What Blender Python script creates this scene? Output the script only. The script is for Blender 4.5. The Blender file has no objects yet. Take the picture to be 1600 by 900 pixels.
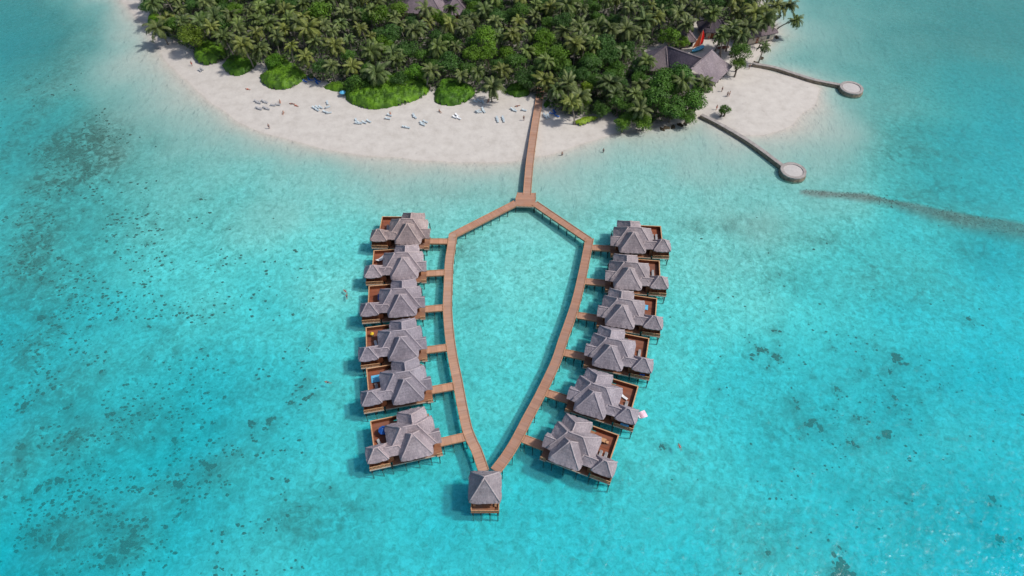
import bpy, math, random
import numpy as np
from mathutils import Vector, noise as mnoise

S = bpy.context.scene
COL = bpy.data.collections.new("maldives")
S.collection.children.link(COL)
R = math.radians

# ------------------------------------------------------------------ camera
CAMH, PITCH, F = 120.0, R(50), 1080.0
cd = bpy.data.cameras.new("camera")
cam = bpy.data.objects.new("camera", cd)
COL.objects.link(cam)
cam.location = (0, 0, CAMH)
cam.rotation_euler = (R(40), 0, 0)
cd.sensor_width = 36
cd.lens = 36 * F / 1600
cd.clip_start = 1
cd.clip_end = 12000
S.camera = cam
CP, SP = math.cos(PITCH), math.sin(PITCH)


def U(px, py, z=0.0):
    """photo pixel (1600x900) -> point in the world at height z"""
    x = (px - 800) / F
    v = (py - 450) / F
    t = (CAMH - z) / (SP + v * CP)
    return Vector((x * t, t * (CP - v * SP), z))


# ------------------------------------------------------------------ helpers
class MB:
    def __init__(s):
        s.v, s.f, s.uv = [], [], []

    def face(s, pts, uv=None):
        n = len(s.v)
        s.v += [tuple(p) for p in pts]
        s.f.append(tuple(range(n, n + len(pts))))
        s.uv += list(uv) if uv else [(p[0], p[1]) for p in pts]

    def box(s, x0, x1, y0, y1, z0, z1, M=None):
        c = [(x0, y0, z0), (x1, y0, z0), (x1, y1, z0), (x0, y1, z0), (x0, y0, z1), (x1, y0, z1), (x1, y1, z1), (x0, y1, z1)]
        if M:
            c = [M(p) for p in c]
        for q in ((3, 2, 1, 0), (4, 5, 6, 7), (0, 1, 5, 4), (1, 2, 6, 5), (2, 3, 7, 6), (3, 0, 4, 7)):
            p = [c[i] for i in q]
            if q[0] in (3, 4) and q[1] in (2, 5):
                uv = [(a[0], a[1]) for a in p]
            else:
                uv = [(a[0] + a[1], a[2]) for a in p]
            s.face(p, uv)

    def bar(s, a, b, w, h=None):
        """box beam from a to b"""
        a, b = Vector(a), Vector(b)
        h = h or w
        d = (b - a).normalized()
        up = Vector((0, 0, 1)) if abs(d.z) < .95 else Vector((0, 1, 0))
        sd = d.cross(up).normalized() * (w / 2)
        u = sd.cross(d).normalized() * (h / 2)
        L = (b - a).length
        r = [[p - sd - u, p + sd - u, p + sd + u, p - sd + u] for p in (a, b)]
        for i in range(4):
            j = (i + 1) % 4
            s.face([r[0][i], r[0][j], r[1][j], r[1][i]], [(0, 0), (w, 0), (w, L), (0, L)])
        s.face(r[0][::-1]); s.face(r[1])

    def tube(s, pts, rad, n=6, cap=True):
        pts = [Vector(p) for p in pts]
        if not hasattr(rad, '__len__'):
            rad = [rad] * len(pts)
        rings = []
        for i, p in enumerate(pts):
            d = (pts[min(i + 1, len(pts) - 1)] - pts[max(i - 1, 0)]).normalized()
            ref = Vector((0, 0, 1)) if abs(d.z) < .9 else Vector((1, 0, 0))
            a = d.cross(ref).normalized()
            b = a.cross(d).normalized()
            rings.append([p + (a * math.cos(k * 2 * math.pi / n) + b * math.sin(k * 2 * math.pi / n)) * rad[i] for k in range(n)])
        base = len(s.v)
        for r in rings:
            s.v += [tuple(q) for q in r]
        for i in range(len(rings) - 1):
            for k in range(n):
                k2 = (k + 1) % n
                s.f.append((base + i * n + k, base + i * n + k2, base + (i + 1) * n + k2, base + (i + 1) * n + k))
                s.uv += [(k, i), (k + 1, i), (k + 1, i + 1), (k, i + 1)]
        if cap:
            for q in (list(range(n))[::-1], [(len(rings) - 1) * n + k for k in range(n)]):
                s.f.append(tuple(base + i for i in q))
                s.uv += [(0, 0)] * n

    def build(s, name, mat, parent=None, smooth=False, loc=None):
        me = bpy.data.meshes.new(name)
        me.from_pydata(s.v, [], s.f)
        uvl = me.uv_layers.new(name="UVMap")
        uvl.data.foreach_set("uv", [c for t in s.uv for c in t])
        me.materials.append(mat)
        if smooth:
            me.polygons.foreach_set("use_smooth", [True] * len(me.polygons))
        me.update()
        o = bpy.data.objects.new(name, me)
        COL.objects.link(o)
        if parent:
            o.parent = parent
        if loc:
            o.location = loc
        return o


def tag(o, label=None, cat=None, group=None, kind=None):
    if label: o['label'] = label
    if cat: o['category'] = cat
    if group: o['group'] = group
    if kind: o['kind'] = kind
    return o


def empty(name, loc=(0, 0, 0), rz=0.0, label=None, cat=None, group=None):
    o = bpy.data.objects.new(name, None)
    o.empty_display_size = .3
    COL.objects.link(o)
    o.location = loc
    o.rotation_euler = (0, 0, rz)
    return tag(o, label, cat, group)


def copy_tree(o, parent=None):
    c = o.copy()
    COL.objects.link(c)
    c.parent = parent
    for ch in KIDS.get(o.name, [k for k in o.children]):
        copy_tree(ch, c)
    return c


KIDS = {}


def register(o):
    KIDS[o.name] = list(o.children)
    for c in o.children:
        register(c)


def lab(o, label, cat=None, group=None):
    o['label'] = label
    if cat: o['category'] = cat
    if group: o['group'] = group
    return o


def in_poly(x, y, P):
    c = False
    j = len(P) - 1
    for i in range(len(P)):
        xi, yi = P[i]; xj, yj = P[j]
        if (yi > y) != (yj > y) and x < (xj - xi) * (y - yi) / (yj - yi) + xi:
            c = not c
        j = i
    return c


def catmull(pts, n=8):
    P = [Vector(p) for p in pts]
    P = [P[0] * 2 - P[1]] + P + [P[-1] * 2 - P[-2]]
    out = []
    for i in range(1, len(P) - 2):
        for k in range(n):
            t = k / n
            a, b, c, d = P[i - 1], P[i], P[i + 1], P[i + 2]
            out.append(.5 * ((2 * b) + (-a + c) * t + (2 * a - 5 * b + 4 * c - d) * t * t + (-a + 3 * b - 3 * c + d) * t ** 3))
    out.append(P[-2])
    return out


# ------------------------------------------------------------------ materials
def nm(name):
    m = bpy.data.materials.new(name)
    m.use_nodes = True
    nt = m.node_tree
    b = nt.nodes['Principled BSDF']
    return m, nt, b


def N(nt, t, **kw):
    n = nt.nodes.new(t)
    for k, v in kw.items():
        if k.startswith('i_'):
            n.inputs[k[2:].replace('_', ' ')].default_value = v
        else:
            setattr(n, k, v)
    return n


def ramp(nt, fac, stops):
    r = nt.nodes.new('ShaderNodeValToRGB')
    e = r.color_ramp.elements
    while len(e) < len(stops):
        e.new(0.5)
    for i, (p, c) in enumerate(stops):
        e[i].position = p
        e[i].color = (*c, 1)
    nt.links.new(fac, r.inputs[0])
    return r.outputs[0]


def mixc(nt, a, b, fac, mode='MIX'):
    m = nt.nodes.new('ShaderNodeMix')
    m.data_type = 'RGBA'
    m.blend_type = mode
    for i, v in ((6, a), (7, b), (0, fac)):
        if hasattr(v, 'node'):
            nt.links.new(v, m.inputs[i])
        elif i == 0:
            m.inputs[0].default_value = v
        else:
            m.inputs[i].default_value = (*v, 1)
    return m.outputs[2]


def mth(nt, op, a, b=0.0):
    m = nt.nodes.new('ShaderNodeMath')
    m.operation = op
    for i, v in enumerate((a, b)):
        if hasattr(v, 'node'):
            nt.links.new(v, m.inputs[i])
        else:
            m.inputs[i].default_value = v
    return m.outputs[0]


def noisy(name, c1, c2, scale=1.0, rough=.8, rnd=0.0, detail=4, bump=0.0, coords='Object', stretch=None, lo=.3, hi=.7, tint=False, c3=None, sc3=.2):
    m, nt, b = nm(name)
    tc = N(nt, 'ShaderNodeTexCoord')
    mp = N(nt, 'ShaderNodeMapping')
    if stretch: mp.inputs['Scale'].default_value = stretch
    nt.links.new(tc.outputs[coords], mp.inputs[0])
    n = N(nt, 'ShaderNodeTexNoise', i_Scale=scale, i_Detail=detail, i_Roughness=.65)
    nt.links.new(mp.outputs[0], n.inputs['Vector'])
    col = ramp(nt, n.outputs[0], [(lo, c1), (hi, c2)])
    if c3:
        n3 = N(nt, 'ShaderNodeTexNoise', i_Scale=sc3, i_Detail=3)
        nt.links.new(tc.outputs[coords], n3.inputs['Vector'])
        f3 = ramp(nt, n3.outputs[0], [(.42, (0, 0, 0)), (.62, (1, 1, 1))])
        col = mixc(nt, col, c3, f3)
    if rnd or tint:
        oi = N(nt, 'ShaderNodeObjectInfo')
    if rnd:
        f = mth(nt, 'ADD', mth(nt, 'MULTIPLY', oi.outputs['Random'], 2 * rnd), 1 - rnd)
        cmb = N(nt, 'ShaderNodeCombineColor')
        for i in range(3): nt.links.new(f, cmb.inputs[i])
        col = mixc(nt, col, cmb.outputs[0], 1.0, 'MULTIPLY')
    if tint:
        col = mixc(nt, col, oi.outputs['Color'], 1.0, 'MULTIPLY')
    nt.links.new(col, b.inputs['Base Color'])
    b.inputs['Roughness'].default_value = rough
    b.inputs['Specular IOR Level'].default_value = .25
    if bump:
        bp = N(nt, 'ShaderNodeBump', i_Strength=bump, i_Distance=.1)
        nt.links.new(n.outputs[0], bp.inputs['Height'])
        nt.links.new(bp.outputs[0], b.inputs['Normal'])
    return m


def wood(name, c1, c2, tint=False):
    """planked timber; uv.x across the deck, uv.y along it, metres"""
    m, nt, b = nm(name)
    tc = N(nt, 'ShaderNodeTexCoord')
    sp = N(nt, 'ShaderNodeSeparateXYZ')
    nt.links.new(tc.outputs['UV'], sp.inputs[0])
    pl = mth(nt, 'FLOOR', mth(nt, 'MULTIPLY', sp.outputs[1], 5.5))
    wn = N(nt, 'ShaderNodeTexWhiteNoise', noise_dimensions='1D')
    nt.links.new(pl, wn.inputs['W'])
    pl2 = mth(nt, 'FLOOR', mth(nt, 'MULTIPLY', sp.outputs[1], .95))
    wn2 = N(nt, 'ShaderNodeTexWhiteNoise', noise_dimensions='1D')
    nt.links.new(pl2, wn2.inputs['W'])
    n = N(nt, 'ShaderNodeTexNoise', i_Scale=1.1, i_Detail=5)
    nt.links.new(tc.outputs['UV'], n.inputs['Vector'])
    f = mth(nt, 'ADD', mth(nt, 'MULTIPLY', wn.outputs[0], .35), mth(nt, 'MULTIPLY', wn2.outputs[0], .3))
    f = mth(nt, 'ADD', f, mth(nt, 'MULTIPLY', n.outputs[0], .45))
    col = ramp(nt, f, [(.15, c1), (.9, c2)])
    fr = mth(nt, 'FRACT', mth(nt, 'MULTIPLY', sp.outputs[1], .95))
    gap = mth(nt, 'LESS_THAN', fr, .10)
    col = mixc(nt, col, tuple(x * .55 for x in c1), mth(nt, 'MULTIPLY', gap, .3))
    geo_ = N(nt, 'ShaderNodeNewGeometry')
    n4 = N(nt, 'ShaderNodeTexNoise', i_Scale=.35, i_Detail=6, i_Roughness=.7)
    nt.links.new(geo_.outputs['Position'], n4.inputs['Vector'])
    f4 = ramp(nt, n4.outputs[0], [(.42, (0, 0, 0)), (.62, (1, 1, 1))])
    g_ = sum(c2) / 3
    col = mixc(nt, col, (g_ * 1.05, g_ * .84, g_ * .74), mth(nt, 'MULTIPLY', f4, .35))
    if tint:
        oi = N(nt, 'ShaderNodeObjectInfo')
        col = mixc(nt, col, oi.outputs['Color'], 1.0, 'MULTIPLY')
    nt.links.new(col, b.inputs['Base Color'])
    b.inputs['Roughness'].default_value = .75
    b.inputs['Specular IOR Level'].default_value = .2
    return m


def thatch(name, c1, c2, c3):
    m, nt, b = nm(name)
    tc = N(nt, 'ShaderNodeTexCoord')
    mp = N(nt, 'ShaderNodeMapping')
    mp.inputs['Scale'].default_value = (5.0, .8, 1)
    nt.links.new(tc.outputs['UV'], mp.inputs[0])
    n = N(nt, 'ShaderNodeTexNoise', i_Scale=1.2, i_Detail=6, i_Roughness=.75)
    nt.links.new(mp.outputs[0], n.inputs['Vector'])
    sp = N(nt, 'ShaderNodeSeparateXYZ')
    nt.links.new(tc.outputs['UV'], sp.inputs[0])
    n2 = N(nt, 'ShaderNodeTexNoise', i_Scale=.45, i_Detail=4)
    nt.links.new(tc.outputs['Object'], n2.inputs['Vector'])
    # courses of thatch
    w = mth(nt, 'FRACT', mth(nt, 'ADD', mth(nt, 'MULTIPLY', sp.outputs[1], 1.5), mth(nt, 'MULTIPLY', n.outputs[0], .35)))
    f = mth(nt, 'ADD', mth(nt, 'MULTIPLY', n.outputs[0], .75), mth(nt, 'MULTIPLY', w, .07))
    col = ramp(nt, f, [(.30, c1), (.64, c2)])
    f2 = ramp(nt, n2.outputs[0], [(.42, (0, 0, 0)), (.62, (1, 1, 1))])
    col = mixc(nt, col, c3, mth(nt, 'MULTIPLY', f2, .6))
    n4 = N(nt, 'ShaderNodeTexNoise', i_Scale=1.7, i_Detail=6, i_Roughness=.8)
    geo_ = N(nt, 'ShaderNodeNewGeometry')
    nt.links.new(geo_.outputs['Position'], n4.inputs['Vector'])
    f4 = ramp(nt, n4.outputs[0], [(.52, (0, 0, 0)), (.68, (1, 1, 1))])
    col = mixc(nt, col, tuple(min(1, x * 1.25) for x in c2), mth(nt, 'MULTIPLY', f4, .45))
    n5 = N(nt, 'ShaderNodeTexNoise', i_Scale=.28, i_Detail=3)
    nt.links.new(geo_.outputs['Position'], n5.inputs['Vector'])
    f5 = ramp(nt, n5.outputs[0], [(.35, (.80, .78, .78)), (.65, (1.12, 1.1, 1.08))])
    col = mixc(nt, col, f5, 1.0, 'MULTIPLY')
    oi = N(nt, 'ShaderNodeObjectInfo')
    fr = mth(nt, 'ADD', mth(nt, 'MULTIPLY', oi.outputs['Random'], .16), .92)
    cmb = N(nt, 'ShaderNodeCombineColor')
    for i in range(3): nt.links.new(fr, cmb.inputs[i])
    col = mixc(nt, col, cmb.outputs[0], 1.0, 'MULTIPLY')
    col = mixc(nt, col, oi.outputs['Color'], 1.0, 'MULTIPLY')
    nt.links.new(col, b.inputs['Base Color'])
    b.inputs['Roughness'].default_value = .95
    b.inputs['Specular IOR Level'].default_value = .1
    bp = N(nt, 'ShaderNodeBump', i_Strength=1.0, i_Distance=.18)
    nt.links.new(f, bp.inputs['Height'])
    nt.links.new(bp.outputs[0], b.inputs['Normal'])
    return m


M = {}
M['thatch'] = thatch('grey_thatch', (.22, .205, .23), (.485, .445, .475), (.27, .25, .28))
M['ridge'] = noisy('thatch_ridge', (.30, .265, .28), (.47, .42, .435), 3, .95, tint=True)
M['thatch_dark'] = thatch('dark_thatch', (.10, .09, .10), (.21, .185, .195), (.13, .115, .13))  # on the restaurant this tone also paints in roof shade
M['plank'] = wood('walkway_planks', (.33, .185, .125), (.50, .305, .21), tint=True)
M['deckwood'] = wood('villa_deck_planks', (.20, .08, .04), (.37, .18, .095))
M['beam'] = noisy('edge_beam', (.34, .17, .09), (.50, .29, .17), 2, .7, rnd=.1)
M['terrwood'] = wood('terrace_planks', (.15, .045, .025), (.30, .10, .05))
M['wall'] = noisy('varnished_wall', (.14, .045, .022), (.27, .095, .04), 1.5, .6, stretch=(6, 6, .6), rnd=.1)
M['pale'] = noisy('pale_fascia', (.40, .33, .26), (.55, .47, .38), 2, .7)
M['post'] = noisy('wet_post', (.03, .028, .026), (.075, .06, .05), 3, .7)
M['rail'] = noisy('rail_wood', (.42, .22, .11), (.6, .36, .2), 2, .7)
M['glass'] = noisy('dark_glass', (.02, .03, .035), (.035, .05, .055), 1, .15)
M['palm'] = noisy('palm_frond', (.046, .072, .021), (.155, .190, .055), .9, .5, rnd=.25, tint=True, lo=.3, hi=.7)
M['palmrib'] = noisy('palm_rib', (.34, .31, .13), (.42, .38, .18), 2, .6)
M['trunk'] = noisy('palm_trunk', (.16, .14, .12), (.30, .27, .23), 2.5, .9, stretch=(1, 1, 4))
M['bark'] = noisy('tree_bark', (.10, .08, .06), (.2, .17, .14), 3, .9)
M['leaf'] = noisy('broad_leaf', (.035, .075, .012), (.11, .20, .03), 1.1, .55, rnd=.2, tint=True)
M['hedge'] = noisy('beach_shrub_leaf', (.05, .13, .006), (.15, .30, .016), .8, .6, rnd=.08, tint=True, c3=(.045, .105, .010), sc3=.45)
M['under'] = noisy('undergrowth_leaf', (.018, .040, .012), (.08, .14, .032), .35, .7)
M['concrete'] = noisy('seawall_stone', (.22, .20, .19), (.42, .39, .37), .9, .9, bump=.4, detail=7)
M['concside'] = noisy('seawall_side', (.10, .085, .07), (.33, .27, .19), 1.3, .9, bump=.5, detail=7)
M['sandfill'] = noisy('platform_sand', (.42, .40, .385), (.52, .495, .475), 1.6, .95, detail=8)
M['white'] = noisy('white_fabric', (.6, .62, .64), (.75, .77, .78), 3, .7)
M['bluebed'] = noisy('pale_blue_mattress', (.38, .45, .48), (.46, .53, .57), 3, .7)
M['greybed'] = noisy('grey_mattress', (.28, .28, .29), (.36, .36, .37), 3, .7)
M['blue'] = noisy('blue_canvas', (.01, .07, .30), (.02, .12, .42), 3, .6)
M['cyan'] = noisy('light_blue_canvas', (.08, .38, .62), (.14, .5, .75), 3, .6)
M['yellow'] = noisy('yellow_canvas', (.7, .45, .02), (.85, .6, .05), 3, .6)
M['red'] = noisy('red_sail', (.80, .015, .01), (.92, .03, .02), 1, .6)
M['rust'] = noisy('orange_brown_sail', (.22, .05, .02), (.36, .09, .03), 1, .7)
M['teal'] = noisy('teal_paint', (.02, .14, .17), (.04, .22, .26), 2, .35)
M['pink'] = noisy('pink_vinyl', (.72, .45, .55), (.85, .66, .74), 2, .4)
M['skin'] = noisy('skin', (.42, .22, .15), (.52, .29, .2), 4, .6)
M['tan'] = noisy('tanned_skin', (.25, .12, .075), (.33, .17, .11), 4, .6)
M['hair'] = noisy('dark_hair', (.02, .014, .01), (.05, .03, .02), 4, .6)
M['shorts_r'] = noisy('red_swimwear', (.5, .03, .04), (.6, .06, .06), 4, .7)
M['shorts_b'] = noisy('dark_swimwear', (.02, .03, .08), (.03, .05, .14), 4, .7)
M['wreck'] = noisy('weathered_hull', (.10, .04, .03), (.20, .09, .06), 2, .8)
M['coral'] = noisy('coral_head', (.028, .024, .015), (.10, .075, .045), 2.2, .9, rnd=.45, bump=.6)
M['rubble'] = noisy('reef_rubble', (.10, .07, .055), (.24, .165, .13), 1.5, .9, bump=.5)


def seabed_material():
    m, nt, b = nm('lagoon_sand')
    geo = N(nt, 'ShaderNodeNewGeometry')
    sep = N(nt, 'ShaderNodeSeparateXYZ')
    nt.links.new(geo.outputs['Position'], sep.inputs[0])
    P = geo.outputs['Position']

    def noise(scale, detail=4, rough=.6, dist=0.0):  # world-space noise
        n = N(nt, 'ShaderNodeTexNoise', i_Scale=scale, i_Detail=detail, i_Roughness=rough, i_Distortion=dist)
        nt.links.new(P, n.inputs['Vector'])
        return n.outputs[0]

    def attr(a):
        n = N(nt, 'ShaderNodeAttribute', attribute_name=a)
        return n.outputs['Fac']
    # dry sand
    dry = ramp(nt, noise(.35, 8, .7), [(.3, (.45, .42, .38)), (.5, (.52, .49, .45)), (.7, (.575, .545, .50))])
    dm = ramp(nt, noise(.55, 4, .6, .3), [(.66, (0, 0, 0)), (.74, (1, 1, 1))])
    dry = mixc(nt, dry, (.33, .30, .28), mth(nt, 'MULTIPLY', dm, .45))
    # submerged sand with fine mottling, caustic ripple light painted in with it
    fine = noise(.85, 7, .72, .6)
    mid = noise(.16, 5, .62, .4)
    sub = ramp(nt, fine, [(.35, (.28, .39, .33)), (.49, (.64, .68, .60)), (.64, (.95, .95, .88))])
    sub = mixc(nt, sub, (.36, .40, .34), mth(nt, 'MULTIPLY', ramp(nt, mid, [(.48, (0, 0, 0)), (.72, (1, 1, 1))]), .42))
    # algae film and a net of caustic light painted into the sand colour
    vor = N(nt, 'ShaderNodeTexVoronoi', i_Scale=.62, feature='DISTANCE_TO_EDGE')
    wv = N(nt, 'ShaderNodeVectorMath', operation='ADD')
    nn = N(nt, 'ShaderNodeTexNoise', i_Scale=.5, i_Detail=2)
    nt.links.new(P, nn.inputs['Vector'])
    sc = N(nt, 'ShaderNodeVectorMath', operation='SCALE')
    sc.inputs['Scale'].default_value = 2.6
    nt.links.new(nn.outputs['Color'], sc.inputs[0])
    nt.links.new(P, wv.inputs[0]); nt.links.new(sc.outputs[0], wv.inputs[1])
    nt.links.new(wv.outputs[0], vor.inputs['Vector'])
    caustic_net = ramp(nt, vor.outputs[0], [(.0, (1, 1, 1)), (.16, (0, 0, 0))])
    sub = mixc(nt, sub, (.80, .78, .68), mth(nt, 'MULTIPLY', mth(nt, 'MULTIPLY', caustic_net, .42), ramp(nt, noise(.05, 3), [(.42, (0, 0, 0)), (.6, (1, 1, 1))])))
    # seagrass / rubble patches driven by attribute
    g = mth(nt, 'MULTIPLY', attr('patch'), ramp(nt, noise(.42, 8, .78, .8), [(.42, (0, 0, 0)), (.58, (1, 1, 1))]))
    g2 = mth(nt, 'MULTIPLY', attr('algae'), ramp(nt, noise(.5, 6, .75, .5), [(.36, (0, 0, 0)), (.66, (1, 1, 1))]))
    sub = mixc(nt, sub, (.11, .15, .10), mth(nt, 'MINIMUM', g2, .8))
    g3 = mth(nt, 'MULTIPLY', attr('algae'), ramp(nt, noise(.17, 8, .8, 1.2), [(.50, (0, 0, 0)), (.60, (1, 1, 1))]))
    sub = mixc(nt, sub, (.09, .10, .07), mth(nt, 'MINIMUM', g3, .6))
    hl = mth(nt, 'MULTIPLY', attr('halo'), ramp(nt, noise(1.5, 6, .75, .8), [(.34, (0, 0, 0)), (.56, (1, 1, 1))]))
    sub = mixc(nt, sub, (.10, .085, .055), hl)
    # sparse specks everywhere
    sp = ramp(nt, noise(.33, 9, .82, 1.0), [(.60, (0, 0, 0)), (.69, (1, 1, 1))])
    sub = mixc(nt, sub, (.12, .13, .09), mth(nt, 'MULTIPLY', sp, mth(nt, 'ADD', mth(nt, 'MULTIPLY', attr('algae'), .5), .30)))
    rf = mth(nt, 'MULTIPLY', attr('reef'), ramp(nt, noise(.9, 7, .7, .6), [(.3, (.45, .45, .45)), (.6, (1, 1, 1))]))
    # blend by height
    sub = mixc(nt, sub, (.52, .50, .44), mth(nt, 'MULTIPLY', attr('haze_dim'), .55))  # distance haze painted in: far seabed greyed, then dimmed
    sub = mixc(nt, sub, (.50, .44, .44), attr('haze_dim'), 'MULTIPLY')
    f = ramp(nt, mth(nt, 'MULTIPLY', mth(nt, 'ADD', sep.outputs[2], .55), .9), [(.05, (0, 0, 0)), (.62, (1, 1, 1))])
    col = mixc(nt, sub, (.49, .445, .40), ramp(nt, mth(nt, 'ADD', mth(nt, 'MULTIPLY', sep.outputs[2], .8), .75), [(.0, (0, 0, 0)), (.62, (1, 1, 1))]))
    col = mixc(nt, col, dry, f)
    col = mixc(nt, col, (.095, .072, .047), mth(nt, 'MINIMUM', g, .88))
    col = mixc(nt, col, (.16, .11, .095), mth(nt, 'MINIMUM', rf, .93))
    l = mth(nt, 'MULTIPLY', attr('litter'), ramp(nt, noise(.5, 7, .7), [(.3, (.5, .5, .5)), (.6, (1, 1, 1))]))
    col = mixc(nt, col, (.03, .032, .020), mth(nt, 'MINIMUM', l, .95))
    nt.links.new(col, b.inputs['Base Color'])
    b.inputs['Roughness'].default_value = .9
    b.inputs['Specular IOR Level'].default_value = .1
    bp = N(nt, 'ShaderNodeBump', i_Strength=.5, i_Distance=.15)
    nt.links.new(noise(.7, 6, .7), bp.inputs['Height'])
    nt.links.new(bp.outputs[0], b.inputs['Normal'])
    return m


def water_material():
    m = bpy.data.materials.new('sea_water')
    m.use_nodes = True
    nt = m.node_tree
    nt.nodes.clear()
    out = N(nt, 'ShaderNodeOutputMaterial')
    tr = N(nt, 'ShaderNodeBsdfTransparent')
    gl = N(nt, 'ShaderNodeBsdfGlossy', i_Roughness=.12)
    df = N(nt, 'ShaderNodeBsdfDiffuse')
    fr = N(nt, 'ShaderNodeFresnel', i_IOR=1.33)
    geo = N(nt, 'ShaderNodeNewGeometry')
    n = N(nt, 'ShaderNodeTexNoise', i_Scale=.9, i_Detail=5, i_Roughness=.6, i_Distortion=.3)
    mp = N(nt, 'ShaderNodeMapping')
    mp.inputs['Scale'].default_value = (1.0, .7, 1)
    mp.inputs['Rotation'].default_value = (0, 0, .5)
    nt.links.new(geo.outputs['Position'], mp.inputs[0])
    nt.links.new(mp.outputs[0], n.inputs['Vector'])
    bp = N(nt, 'ShaderNodeBump', i_Strength=.8, i_Distance=.3)
    n2 = N(nt, 'ShaderNodeTexNoise', i_Scale=.28, i_Detail=3, i_Distortion=.5)
    nt.links.new(mp.outputs[0], n2.inputs['Vector'])
    nt.links.new(mth(nt, 'ADD', n.outputs[0], mth(nt, 'MULTIPLY', n2.outputs[0], 1.6)), bp.inputs['Height'])
    nt.links.new(bp.outputs[0], gl.inputs['Normal'])
    nt.links.new(bp.outputs[0], fr.inputs['Normal'])
    # suspended particles scatter a little light back, more over deep water
    mx0 = N(nt, 'ShaderNodeMixShader')
    at = N(nt, 'ShaderNodeAttribute', attribute_name='scat')
    nt.links.new(at.outputs['Fac'], mx0.inputs[0])
    nt.links.new(mixc(nt, (.28, .72, .66), (.0, .68, .76), ramp(nt, mth(nt, 'MULTIPLY', at.outputs['Fac'], 3.2), [(.38, (0, 0, 0)), (.85, (1, 1, 1))])), df.inputs[0])
    nt.links.new(tr.outputs[0], mx0.inputs[1]); nt.links.new(df.outputs[0], mx0.inputs[2])
    mx = N(nt, 'ShaderNodeMixShader')
    nt.links.new(mth(nt, 'MULTIPLY', fr.outputs[0], .7), mx.inputs[0])
    nt.links.new(mx0.outputs[0], mx.inputs[1]); nt.links.new(gl.outputs[0], mx.inputs[2])
    nt.links.new(mx.outputs[0], out.inputs['Surface'])
    ab = N(nt, 'ShaderNodeVolumeAbsorption', i_Density=1.0)
    # Blender: sigma_a = (1-colour)*density
    ab.inputs['Color'].default_value = (1 - .60, 1 - .052, 1 - .018, 1)
    nt.links.new(ab.outputs[0], out.inputs['Volume'])
    return m


# ------------------------------------------------------------------ terrain and sea
COAST = [(-60, -60), (110, -30), (175, -8), (208, 22), (232, 60), (262, 104), (300, 140), (345, 176), (395, 204), (450, 222), (520, 238),
         (600, 250), (700, 256), (800, 256), (860, 246), (915, 226), (960, 210), (1010, 203), (1060, 197), (1098, 184),
         (1112, 196), (1150, 214), (1195, 214), (1240, 196), (1275, 166), (1292, 136),
         (1240, 118), (1180, 101), (1190, 88), (1207, 66), (1221, 54), (1212, 38), (1196, 18), (1190, -10), (1215, -60), (1180, -170),
         (900, -260), (300, -260), (-20, -150)]
coast = [tuple(U(*p)[:2]) for p in COAST]
FOREST = [(195, -40), (226, 0), (240, 24), (250, 52), (290, 78), (318, 92), (350, 96), (375, 108), (405, 100), (430, 104), (470, 124),
          (530, 134), (560, 150), (620, 150), (665, 142), (720, 150), (790, 140), (835, 150), (870, 180), (905, 184), (950, 176), (985, 196),
          (1040, 192), (1085, 178), (1100, 150), (1090, 132), (1040, 120), (1000, 112), (1010, 78), (1070, 60), (1095, 30), (1150, 40),
          (1195, 52), (1200, 30), (1185, 10), (1190, -40), (1150, -150), (300, -160), (50, -110)]
forest = [tuple(U(p[0], p[1], 1.0)[:2]) for p in FOREST]


def sdist(X, Y, poly):
    """signed distance, positive outside (numpy)"""
    D = np.full(X.shape, 1e9)
    inside = np.zeros(X.shape, bool)
    n = len(poly)
    for i in range(n):
        x0, y0 = poly[i]; x1, y1 = poly[(i + 1) % n]
        dx, dy = x1 - x0, y1 - y0
        t = np.clip(((X - x0) * dx + (Y - y0) * dy) / (dx * dx + dy * dy), 0, 1)
        D = np.minimum(D, np.hypot(X - x0 - t * dx, Y - y0 - t * dy))
        if y0 != y1:
            c = ((y0 > Y) != (y1 > Y)) & (X < (x1 - x0) * (Y - y0) / (y1 - y0) + x0)
            inside ^= c
    return np.where(inside, -D, D)


DEPTH = [(60, 60, 3.0), (130, 60, 1.6), (185, 50, .9), (200, 100, .8), (240, 160, .9), (60, 200, 2.2), (60, 350, 2.2), (150, 330, 1.7), (250, 350, 1.35), (290, 220, 1.2), (230, 280, 1.3),
         (230, 150, 1.3), (60, 500, 2.9), (60, 700, 3.4), (60, 880, 3.9), (200, 520, 2.6), (200, 700, 3.5), (300, 620, 3.3), (200, 850, 3.2), (300, 800, 3.0),
         (330, 450, 1.5), (420, 350, 1.1), (420, 500, 1.6), (400, 620, 2.7), (400, 750, 2.6), (450, 850, 2.6), (500, 450, 1.1), (520, 600, 1.6),
         (520, 720, 2.2), (560, 850, 2.6), (650, 300, 1.0), (800, 350, 1.15), (800, 430, 1.2), (800, 520, 1.35), (780, 620, 1.6),
         (780, 700, 2.0), (720, 850, 2.5), (850, 800, 2.4), (900, 300, .95), (1000, 300, 1.0), (1080, 250, .9), (1100, 400, 1.1), (1050, 550, 1.45),
         (1050, 700, 1.95), (1150, 480, 1.3), (1200, 350, 1.0), (1200, 600, 2.2), (1200, 750, 2.7), (1100, 850, 2.6), (1300, 450, 1.6), (1320, 310, 1.0),
         (1400, 400, 1.7), (1450, 330, 1.6), (1450, 500, 2.4), (1400, 650, 3.0), (1530, 600, 3.1), (1530, 800, 3.6), (1350, 850, 3.2), (1290, 200, .8),
         (1400, 150, 1.25), (1400, 60, 1.1), (1530, 60, 1.3), (1560, 130, 1.9), (1530, 220, 2.2), (1480, 280, 2.3), (1300, 60, 1.0), (1300, 0, 1.0), (1450, 0, 1.1), (1250, 250, .9), (1570, 400, 2.6)]
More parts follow.
